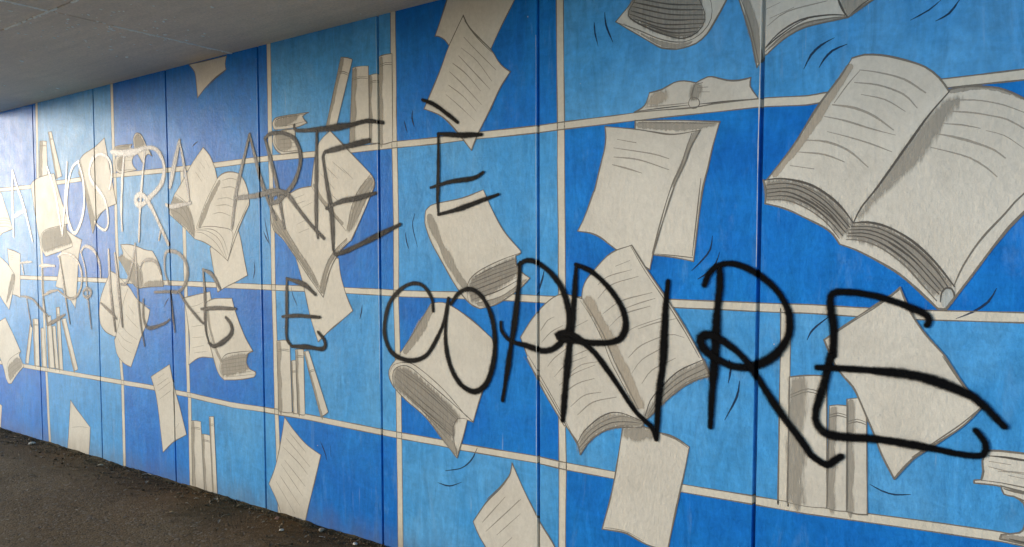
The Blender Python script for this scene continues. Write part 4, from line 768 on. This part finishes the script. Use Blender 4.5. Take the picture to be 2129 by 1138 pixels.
bm = bmesh.new(); box(bm, (XL + .01, YB, CEIL + .03), (XR - .01, YT - .01, CEIL + .45)); 
under("joint_filler", bm, concrete)
def drip_line(pts, dens, seed):
    bm = Pile(); rnd = random.Random(seed)
    for (ax, ay), (bx, by), fullness in pts:
        L_ = math.hypot(bx - ax, by - ay); n = int(L_ * dens)
        for i in range(n):
            t = (i + rnd.random()) / n
            if rnd.random() > fullness: continue
            x, y = ax + (bx - ax) * t, ay + (by - ay) * t; s = rnd.uniform(.004, .009); ln = rnd.uniform(.01, .03)
            ang = math.atan2(by - ay, bx - ax)
            bm.add(BALL, Matrix.Translation((x, y, CEIL)) @ Matrix.Rotation(ang, 4, 'Z') @ Matrix.Diagonal((ln, s, s * 1.1, 1)))
    return bm.bm()
cj = lambda y: (-3.82 + (y - WALL) * SLANT, y)
o = under("lime_crust", drip_line([(cj(1.5), cj(1.72), .95), (cj(2.05), cj(2.15), .4), (cj(2.15), cj(2.72), .95)], 75, 3), lime); o['kind'] = 'stuff'
o = under("lime_crust", drip_line([((-4.45, YJ), (-4.12, YJ), .5), ((-4.12, YJ), (-3.86, YJ), .9), ((-3.76, YJ), (-3.66, YJ), .6)], 75, 4), lime); o['kind'] = 'stuff'
bm = Pile(); rnd = random.Random(11)
for i in range(120):
    if i < 85: x, y = rnd.gauss(-3.95, .28), rnd.gauss(2.0, .22)
    else: x, y = rnd.uniform(-6, -2.3), rnd.uniform(1.4, WALL - .03)
    if y > WALL - .02: continue
    s = rnd.uniform(.003, .008) * (1 if i < 114 else 1.6)
    bm.add(BALL, Matrix.Translation((x, y, CEIL)) @ Matrix.Rotation(rnd.uniform(0, 3), 4, 'Z') @ Matrix.Diagonal((s * rnd.uniform(1, 2.2), s, s * .8, 1)))
o = under("lime_specks", bm.bm(), lime); o['kind'] = 'stuff'
# ------------------------------------------------------------------ the opposite side wall, and pale paving added out of view to bounce light
FAR_END = -6.8; FSEAMS = [(SEAMS[0][0] - SP * k, 0) for k in range(3, 0, -1)] + SEAMS  # unseen wall stops short here to let daylight onto the mural
far = bpy.data.objects.new("side_wall", None); COL.objects.link(far); far.location = (0, YB, 0)
far['kind'] = 'thing'; tag(far, "bare grey concrete side wall of the underpass opposite the mural", "wall")
for k in range(len(FSEAMS) - 1):
    if FSEAMS[k][0] < FAR_END: continue
    bm = bmesh.new(); box(bm, (FSEAMS[k][0] + .004, YB - .25, -.1), (FSEAMS[k + 1][0] - .004, YB, CEIL - .004), .006)
    o = link("wall_panel", bm, concrete, far, press=False); o.matrix_parent_inverse = Matrix.Translation((0, -YB, 0))
N = NT("pale_bounce_paving"); n1 = N.noise(N.pos(), 2, 5, .6); n2 = N.noise(N.pos(), 60, 4, .7)
bounce_paving = N.out(N.mix(N.math('MULTIPLY', n1, n2), (.52, .47, .40, 1), (.64, .58, .50, 1)), .8, N.n("ShaderNodeBump", {"Strength": .5, "Distance": .004, "Height": n2}).outputs[0], .3)
for xa, xb, ya, yb in ((X0 - 60, X0 - .6, -60, 60), (X1 + .4, X1 + 60, -60, 60), (X0 - .6, X1 + .4, -60, 1.25)):
    bm = bmesh.new(); f = bm.faces.new([bm.verts.new(c) for c in ((xa, ya, .006), (xb, ya, .006), (xb, yb, .006), (xa, yb, .006))])
    link("bounce_pavement", bm, bounce_paving, press=False, kind='structure')

# ------------------------------------------------------------------ the wall: cast panels, chamfered at their joints
wall = bpy.data.objects.new("mural_wall", None); COL.objects.link(wall); wall.location = (0, WALL, 0)
wall['kind'] = 'thing'; tag(wall, "blue underpass wall painted with flying books and shelves, black spray writing across it", "wall")
winv = Matrix.Translation((0, -WALL, 0))
def on_wall(name, bm, mat, label=None, parent=None, **k):
    o = link(name, bm, mat, parent or wall, label=label, **k)
    if parent is None: o.matrix_parent_inverse = winv
    return o
for k in range(len(SEAMS) - 1):
    (a, b), (a2, b2) = SEAMS[k], SEAMS[k + 1]
    bm = bmesh.new()
    rows = []
    for z in (-.12, CEIL + .25):
        xa, xb = a + b * z, a2 + b2 * z
        rows.append([bm.verts.new(c) for c in ((xa + LIP, WALL + .22, z), (xa + LIP, WALL + DEEP, z), (xa + HALF, WALL, z), (xb - HALF, WALL, z), (xb - LIP, WALL + DEEP, z), (xb - LIP, WALL + .22, z))])
    for i in range(6):
        j = (i + 1) % 6; bm.faces.new([rows[0][i], rows[0][j], rows[1][j], rows[1][i]])
    bm.faces.new(rows[0][::-1]); bm.faces.new(rows[1])
    bmesh.ops.recalc_face_normals(bm, faces=bm.faces)
    on_wall("wall_panel", bm, MAT['dark'], press=False)
# ---- painted blue squares between posts and boards
def ex(pts, key):  # polyline lookup
    pts = sorted(pts, key=lambda q: q[key])
    def f(t):
        if t <= pts[0][key]: i = 0
        elif t >= pts[-1][key]: i = len(pts) - 2
        else: i = max(k for k in range(len(pts) - 1) if pts[k][key] <= t)
        a, b_ = pts[i], pts[i + 1]
        if t <= pts[0][key]: return pts[0][1 - key]
        if t >= pts[-1][key]: return pts[-1][1 - key]
        return a[1 - key] + (b_[1 - key] - a[1 - key]) * (t - a[key]) / (b_[key] - a[key])
    return f
PX = {k: ex(P(v), 1) for k, v in POSTS.items()}
SZ = {k: ex(P(v), 0) for k, v in SHELVES.items()}
TOPZ = CEIL + .1
SZ['T'] = lambda x: TOPZ; SZ['B'] = lambda x: -.05
for nm, xx in (('L0', X0 + .012), ('L2', -8.0), ('R1', .95), ('R3', X1 - .012)): PX[nm] = (lambda x_: (lambda z: x_))(xx)
def square(l, r, t, b, col):
    zt, zb = SZ[t], SZ[b]
    def corner(px_, sz_):
        x = px_(1.5)
        for _ in range(4): z = sz_(x); x = px_(z)
        return x, z
    n = 14; poly = []
    (xlt, zlt), (xrt, zrt), (xlb, zlb), (xrb, zrb) = corner(PX[l], zt), corner(PX[r], zt), corner(PX[l], zb), corner(PX[r], zb)
    poly += [(xlt + (xrt - xlt) * i / n, zt(xlt + (xrt - xlt) * i / n)) for i in range(n)]
    poly += [(PX[r](zrt + (zrb - zrt) * i / n), zrt + (zrb - zrt) * i / n) for i in range(n)]
    poly += [(xrb + (xlb - xrb) * i / n, zb(xrb + (xlb - xrb) * i / n)) for i in range(n)]
    poly += [(PX[l](zlb + (zlt - zlb) * i / n), zlb + (zlt - zlb) * i / n) for i in range(n)]
    on_wall("blue_square", fill(poly, WALL - .0002), MAT['dark' if col == 'D' else 'light'])
for row in (('T', 'H1', [('L0', 'L2', 'L'), ('L2', 'V1', 'D'), ('V1', 'V2', 'L'), ('V2', 'V4', 'D'), ('V4', 'V5', 'L'), ('V5', 'V6', 'D'), ('V6', 'R1', 'L'), ('R1', 'R3', 'D')]),
            ('H1', 'H2', [('L0', 'L2', 'D'), ('L2', 'V1', 'L'), ('V1', 'V2', 'D'), ('V2', 'V3', 'L'), ('V3', 'V4', 'L'), ('V4', 'V5', 'D'), ('V5', 'V6', 'L'), ('V6', 'R1', 'D'), ('R1', 'R3', 'L')]),
            ('H2', 'H3', [('L0', 'L2', 'L'), ('L2', 'V1', 'L'), ('V1', 'V2', 'L'), ('V2', 'V4', 'D'), ('V4', 'V5', 'L'), ('V5', 'V6', 'D'), ('V6', 'V7', 'L'), ('V7', 'R1', 'L'), ('R1', 'R3', 'D')]),
            ('H3', 'B', [('L0', 'L2', 'D'), ('L2', 'V1', 'D'), ('V1', 'V2', 'L'), ('V2', 'V3', 'D'), ('V3', 'V4', 'L'), ('V4', 'V5', 'D'), ('V5', 'V6', 'L'), ('V6', 'R1', 'D'), ('R1', 'R3', 'L')])):
    for l_, r_, c_ in row[2]: square(l_, r_, row[0], row[1], c_)
# ---- painted boards and posts
def strip(name, pts, wd, y, seed):
    q = [Vector(p) for p in pts]
    dense = [q[0]]
    for a, b_ in zip(q, q[1:]):
        n = max(1, int((b_ - a).length / .06)); dense += [a.lerp(b_, i / n) for i in range(1, n + 1)]
    up, dn = [], []
    for i, c in enumerate(dense):
        t = (dense[min(i + 1, len(dense) - 1)] - dense[max(i - 1, 0)]).normalized(); nr = Vector((-t.y, t.x))
        s = i * .06
        up.append(c + nr * (wd / 2 + .0022 * noise.noise(Vector((s * 4, seed, 1)))))
        dn.append(c - nr * (wd / 2 + .0022 * noise.noise(Vector((s * 4, seed, 7)))))
    bm = fill([tuple(c) for c in up] + [tuple(c) for c in reversed(dn)], y)
    o = on_wall(name, bm, MAT['board'])
    bm = bmesh.new()
    for e in (up, dn): ribbon(bm, [tuple(c) for c in e], .0052, y - .0001, jitter=.35, seed=seed + 1, climb=0)
    on_wall("edge_line", bm, MAT['g'], parent=o, kind='stuff')
    return o
def span(pts, x0, x1): return [(x0, pts[0][1])] + pts + [(x1, pts[-1][1])]
for i, (k, v) in enumerate(POSTS.items()):
    pts = P(v)
    if k in ('V1', 'V2', 'V4', 'V5', 'V6'): pts = [(pts[0][0], TOPZ)] + pts if pts[0][1] < TOPZ - .02 else pts
    if k in ('V1', 'V2', 'V3', 'V4', 'V5', 'V6'): pts = pts + [(pts[-1][0], -.04)]
    strip("painted_post", pts, .036, WALL - .0004, 20 + i)
for i, xx in enumerate((-8.0, .95)): strip("painted_post", [(xx, TOPZ), (xx + .01, 1.4), (xx, -.04)], .036, WALL - .0004, 40 + i)
for i, (k, v) in enumerate(SHELVES.items()):
    pts = sorted(P(v)); strip("painted_shelf", span(pts, X0 + .06, X1 - .06), .033, WALL - .0005, 30 + i)
# ---- painted books and sheets
for idx, (kind, label, layer, ow, edges, lines, bands, polys) in enumerate(PAINTED):
    y = WALL - .0008 - .0005 * (layer - 1) - .00004 * (idx % 3)
    sm = [smooth(P(e)) for e in edges]
    poly = [p_ for s in sm for p_ in s]
    o = on_wall(kind, fill(poly, y), MAT['cream'], label=label)
    for t in ('shade', 'shadedark', 'tan', 'pale'):
        bm = bmesh.new()
        for k, (tt, s) in enumerate(polys):
            if tt == t: soft_poly(bm, P(s), y - .00008 - .00001 * k, idx * 10 + k)
        for k, (wd, tt, s) in enumerate(bands):
            if tt == t: ribbon(bm, P(s), wd / 1000 * 1.5, y - .00013 - .00001 * k, climb=.00003, taper=.2, jitter=.3, seed=idx * 7 + k)
        if bm.verts: on_wall("shading", bm, MAT[t], parent=o, kind='stuff')
        else: bm.free()
    for t, nm in (('l', "text_lines" if kind == 'painted_page' else "page_writing"), ('g', "grey_contours"), ('k', "dark_contours")):
        bm = bmesh.new()
        for k, (wd, tt, s) in enumerate(lines):
            if tt == t: ribbon(bm, P(s), wd / 1000 * (1.05 if t != 'l' else 1.25), y - .0002 - .000004 * k, climb=.00004, taper=.45, jitter=.3, seed=idx * 13 + k)
        if bm.verts: on_wall(nm, bm, MAT[t], parent=o, kind='stuff')
        else: bm.free()
    bm = bmesh.new()
    for k, s in enumerate(sm): ribbon(bm, s[::2] + ([s[-1]] if len(s) % 2 == 0 else []), ow / 1000 * 1.15, y - .0003 - .00001 * k, climb=.00005, taper=.15, jitter=.35, seed=idx * 17 + k)
    on_wall("outline", bm, MAT['g'], parent=o)
for k, s in enumerate(MARKS):
    bm = bmesh.new(); ribbon(bm, P(s), .0085, WALL - .00055, climb=.00005, taper=.7, jitter=.35, seed=900 + k)
    on_wall("motion_mark", bm, MAT['mark'])
# ---- sprayed writing
for k, (label, op, st) in enumerate(GRAFFITI):
    bm = bmesh.new()
    for i, (wd, s) in enumerate(st): ribbon(bm, P(s), wd / 1000 * 2.05, WALL - .0026 - .00014 * i - .00003 * k, taper=.36, jitter=.18, seed=500 + k * 9 + i, step=.015)
    on_wall("graffiti_letter", bm, MAT['spray' if op == 1 else 'spraythin'], label=label)

# pale strips painted along the joint lips to imitate their bright highlight
MAT['chip'] = stroke_mat("painted_lip_highlight", sc(216, 216, 212), rough=.5, density=.85, dry=.62)  # tint of the painted highlight, no paint is missing here
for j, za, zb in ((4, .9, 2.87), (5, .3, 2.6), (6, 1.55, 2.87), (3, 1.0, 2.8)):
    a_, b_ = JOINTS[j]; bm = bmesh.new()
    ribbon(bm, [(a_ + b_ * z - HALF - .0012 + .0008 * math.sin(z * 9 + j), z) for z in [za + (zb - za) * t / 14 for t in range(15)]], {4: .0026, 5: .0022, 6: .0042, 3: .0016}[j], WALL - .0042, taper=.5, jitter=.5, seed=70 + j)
    on_wall("lip_highlight", bm, MAT['chip'], press=False)  # 'chip' here is the painted lip highlight
# ------------------------------------------------------------------ soil, grit and litter along the foot of the wall
gz0 = lambda x, y: .004 + .010 * noise.noise(Vector((x, y, 0)) * 2.3) + .006 * noise.noise(Vector((x, y, 0)) * 9)
N = NT("grit"); rn = N.n("ShaderNodeNewGeometry").outputs["Random Per Island"]
grit_m = N.out(N.mix(rn, (.03, .02, .010, 1), (.17, .125, .075, 1)), .8, None, .3)
N = NT("dead_leaf"); rn = N.n("ShaderNodeNewGeometry").outputs["Random Per Island"]
leafy = N.out(N.mix(rn, (.06, .04, .02, 1), (.26, .21, .15, 1)), .65, None, .3)
N = NT("soil"); n1 = N.noise(N.pos(), 55, 5, .7); n2 = N.noise(N.pos(), 6, 3)
soil = N.out(N.mix(n2, N.mix(n1, (.035, .021, .009, 1), (.15, .095, .045, 1)), N.mix(n1, (.04, .033, .018, 1), (.13, .105, .06, 1))), .95, N.n("ShaderNodeBump", {"Strength": 1., "Distance": .006, "Height": n1}).outputs[0], .1)
bm = bmesh.new(); rows = []
nx = 420; x_lo, x_hi = X0, min(X1, 1.2)
for i in range(nx + 1):
    x = x_lo + (x_hi - x_lo) * i / nx
    wd = .022 + .04 * (.5 + noise.noise(Vector((x * 1.7, 3, 0)))) + .03 * noise.noise(Vector((x * 9, 5, 0))); ht = max(.004, .007 + .009 * noise.noise(Vector((x * 3.1, 0, 9))) + .006 * noise.noise(Vector((x * 17, 0, 2))))
    row = []
    for k in range(6):
        t = k / 5; y = WALL + .015 - (wd + .015) * t
        row.append(bm.verts.new((x, y, (ht + .004) * (1 - t) ** 1.4 - .012 * (t > .9) + .006 * noise.noise(Vector((x * 30, y * 30, 1))) * (1 - t) + gz0(x, y))))
    rows.append(row)
for i in range(nx):
    for k in range(5): bm.faces.new([rows[i][k], rows[i][k + 1], rows[i + 1][k + 1], rows[i + 1][k]])
for f in bm.faces: f.smooth = True
bmesh.ops.recalc_face_normals(bm, faces=bm.faces)
if bm.faces[0].normal.z < 0: bmesh.ops.reverse_faces(bm, faces=bm.faces)
o = link("soil", bm, soil, press=False, kind='stuff'); tag(o, "uneven rim of brown soil washed up against the wall foot", "soil")
bm = Pile(); rnd = random.Random(5)
for i in range(8000):
    d = abs(rnd.gauss(0, 1)); y = WALL - .004 - (.018 * d if i % 3 else .16 * d)
    x = rnd.uniform(X0, 1.5); s = rnd.uniform(.0018, .0055) * (1.7 if i % 9 == 0 else 1)
    zz = .006 + .010 * noise.noise(Vector((x, y, 0)) * 2.3) if y > WALL - .45 else .001
    bm.add(CHUNK, Matrix.Translation((x, y, max(zz, .001) + s * .3)) @ Matrix.Rotation(rnd.uniform(0, 6), 4, (rnd.random(), rnd.random(), rnd.random())) @ Matrix.Diagonal((s * rnd.uniform(.8, 1.8), s, s * rnd.uniform(.6, 1), 1)))
o = link("grit", bm.bm(), grit_m, press=False, kind='stuff'); tag(o, "brown grit and crumbs gathered along the foot of the wall", "grit")
def leaf_mesh(bm, M_, L_, W_, curl):
    n = 6; mid, a, b_ = [], [], []
    for i in range(n + 1):
        t = i / n; wv = W_ * math.sin(math.pi * (t ** .8)) * .5 + 1e-4; z = curl * math.sin(math.pi * t)
        mid.append(bm.verts.new(M_ @ Vector((t * L_, 0, z)))); a.append(bm.verts.new(M_ @ Vector((t * L_, wv, z + wv * .35)))); b_.append(bm.verts.new(M_ @ Vector((t * L_, -wv, z + wv * .25))))
    for i in range(n):
        bm.faces.new([mid[i], mid[i + 1], a[i + 1], a[i]]); bm.faces.new([b_[i], b_[i + 1], mid[i + 1], mid[i]])
bm = bmesh.new()
for i in range(620):
    x = rnd.uniform(-9, .5); y = WALL - abs(rnd.gauss(0, .7)) - .02
    L_ = rnd.uniform(.014, .042)
    leaf_mesh(bm, Matrix.Translation((x, y, .016 if y > WALL - .45 else .003)) @ Matrix.Rotation(rnd.uniform(0, 6.3), 4, 'Z'), L_, L_ * rnd.uniform(.25, .5), L_ * .08)
o = link("leaf_crumbs", bm, leafy, press=False, kind='stuff'); tag(o, "small crumbled leaves strewn over the dark asphalt", "leaf crumbs")
def solid(name, c, rough=.7):
    N = NT(name); n1 = N.noise(N.pos(), 90, 3, .6)
    return N.out(N.mix(n1, c, tuple(v * .7 for v in c[:3]) + (1,)), rough, N.n("ShaderNodeBump", {"Strength": .5, "Distance": .002, "Height": n1}).outputs[0], .35)
M_leaf, M_leafp = solid("ochre_leaf", (.21, .15, .075, 1)), solid("pale_leaf", (.34, .28, .19, 1))
M_stone, M_white, M_pink, M_rust = solid("tan_stone", (.33, .28, .21, 1)), solid("white_chip", (.68, .64, .57, 1)), solid("pink_paper", (.52, .30, .23, 1)), solid("orange_scrap", (.55, .33, .13, 1))
gz = lambda x, y: max(.004, .004 + .010 * noise.noise(Vector((x, y, 0)) * 2.3) + .006 * noise.noise(Vector((x, y, 0)) * 9)) if y > WALL - .5 else .002
def put(name, label, cat, x, y, bm, mat, group=None, parts=()):
    o = link(name, bm, mat, press=False); o.location = (x, y, gz(x, y)); tag(o, label, cat, group)
    for pn, pb, pm in parts: link(pn, pb, pm, o, press=False)
    return o
def dry_leaf(label, x, y, L_, rz, mat):
    bm = bmesh.new(); leaf_mesh(bm, Matrix.Rotation(rz, 4, 'Z'), L_, L_ * .45, L_ * .14)
    st = bmesh.new(); a = Matrix.Rotation(rz, 4, 'Z')
    bmesh.ops.create_cone(st, segments=5, radius1=.0011, radius2=.0007, depth=L_ * .45, cap_ends=True, matrix=a @ Matrix.Translation((-L_ * .2, 0, .002)) @ Matrix.Rotation(math.pi / 2, 4, 'Y'))
    return put("dry_leaf", label, "leaf", x, y, bm, mat, "dry leaves lying on the asphalt", [("leaf_stalk", st, mat)])
def pebble(label, x, y, s, mat, seed, flat=.65):
    bm = bmesh.new(); bmesh.ops.create_icosphere(bm, subdivisions=2, radius=1)
    for v in bm.verts: v.co *= 1 + .28 * noise.noise(v.co * 1.3 + Vector((seed, 0, 0)))
    bmesh.ops.transform(bm, verts=bm.verts, matrix=Matrix.Translation((0, 0, s * flat * .6)) @ Matrix.Rotation(seed, 4, 'Z') @ Matrix.Diagonal((s * 1.35, s, s * flat, 1)))
    return put("pebble", label, "pebble", x, y, bm, mat, "stones and chips by the wall foot")
def scrap(name, label, cat, x, y, L_, W_, rz, mat, lift):
    bm = bmesh.new(); n = 5; g_ = []
    for i in range(n + 1):
        g_.append([bm.verts.new((L_ * (i / n - .5), W_ * (j / 2 - .5) * (1 - .25 * (i == n)), .002 + lift * abs(math.sin(i * 1.3 + j * .9)))) for j in range(3)])
    for i in range(n):
        for j in range(2): bm.faces.new([g_[i][j], g_[i + 1][j], g_[i + 1][j + 1], g_[i][j + 1]])
    r = bmesh.ops.solidify(bm, geom=bm.faces[:], thickness=.0008)
    bmesh.ops.rotate(bm, verts=bm.verts, matrix=Matrix.Rotation(rz, 3, 'Z'), cent=(0, 0, 0))
    return put(name, label, cat, x, y, bm, mat)
def twig(label, x, y, L_, rz, mat):
    bm = bmesh.new(); pts = [Vector((L_ * t, L_ * .12 * math.sin(t * 5), .004 + .004 * math.sin(t * 3))) for t in (0, .2, .4, .6, .8, 1)]
    rings = []
    for i, c in enumerate(pts):
        r_ = .0019 * (1 - .5 * i / 5); rings.append([bm.verts.new(c + Vector((0, r_ * math.cos(k * 1.257), r_ * math.sin(k * 1.257)))) for k in range(5)])
    for i in range(5):
        for k in range(5): bm.faces.new([rings[i][k], rings[i][(k + 1) % 5], rings[i + 1][(k + 1) % 5], rings[i + 1][k]])
    bm.faces.new(rings[0][::-1]); bm.faces.new(rings[-1])
    bmesh.ops.rotate(bm, verts=bm.verts, matrix=Matrix.Rotation(rz, 3, 'Z'), cent=(0, 0, 0))
    return put("twig", label, "twig", x, y, bm, mat, "pale stalks on the asphalt")
scrap("plastic_scrap", "orange and white scrap against the wall below the painted upright books", "scrap", -4.13, 2.69, .045, .02, .5, M_rust, .006)
scrap("paper_scrap", "pinkish paper scrap below the painted ruled sheet on the asphalt", "scrap", -3.38, 2.655, .04, .022, 2.2, M_pink, .006)
scrap("paper_scrap", "thin white sliver near the wall right of the ruled sheet", "scrap", -2.953, 2.625, .04, .008, .2, M_white, .004)
pebble("white rounded pebble in front of the painted ruled sheet", -3.218, 2.557, .010, M_white, 1.)
pebble("largest tan stone against the wall below the dark blue square", -3.027, 2.685, .015, M_stone, 2., .7)
pebble("white chip at the bottom edge of the picture by the wall", -2.726, 2.655, .011, M_white, 3.)
pebble("pale pebble at the far left end by the wall foot", -6.50, 2.64, .018, M_white, 4.)
twig("pale curved stalk on the asphalt below the ruled sheet, nearer the wall", -3.50, 2.61, .05, 1.9, M_leafp)
twig("pale curved stalk farther from the wall, left of the other", -3.70, 2.50, .05, 1.5, M_leafp)
twig("white stalk against the wall below the tall folded sheet", -4.90, 2.68, .10, .5, M_white)
dry_leaf("ochre dry leaf alone on the open asphalt", -4.03, 2.36, .055, .2, M_leaf)
dry_leaf("pale dry leaf near the wall at the left", -5.40, 2.61, .07, .6, M_leafp)
dry_leaf("small pale leaf close to the wall below the light blue square", -4.70, 2.60, .05, 2.4, M_leafp)
dry_leaf("brown leaf touching the wall left of the ruled sheet", -3.78, 2.66, .05, 1.1, M_leaf)
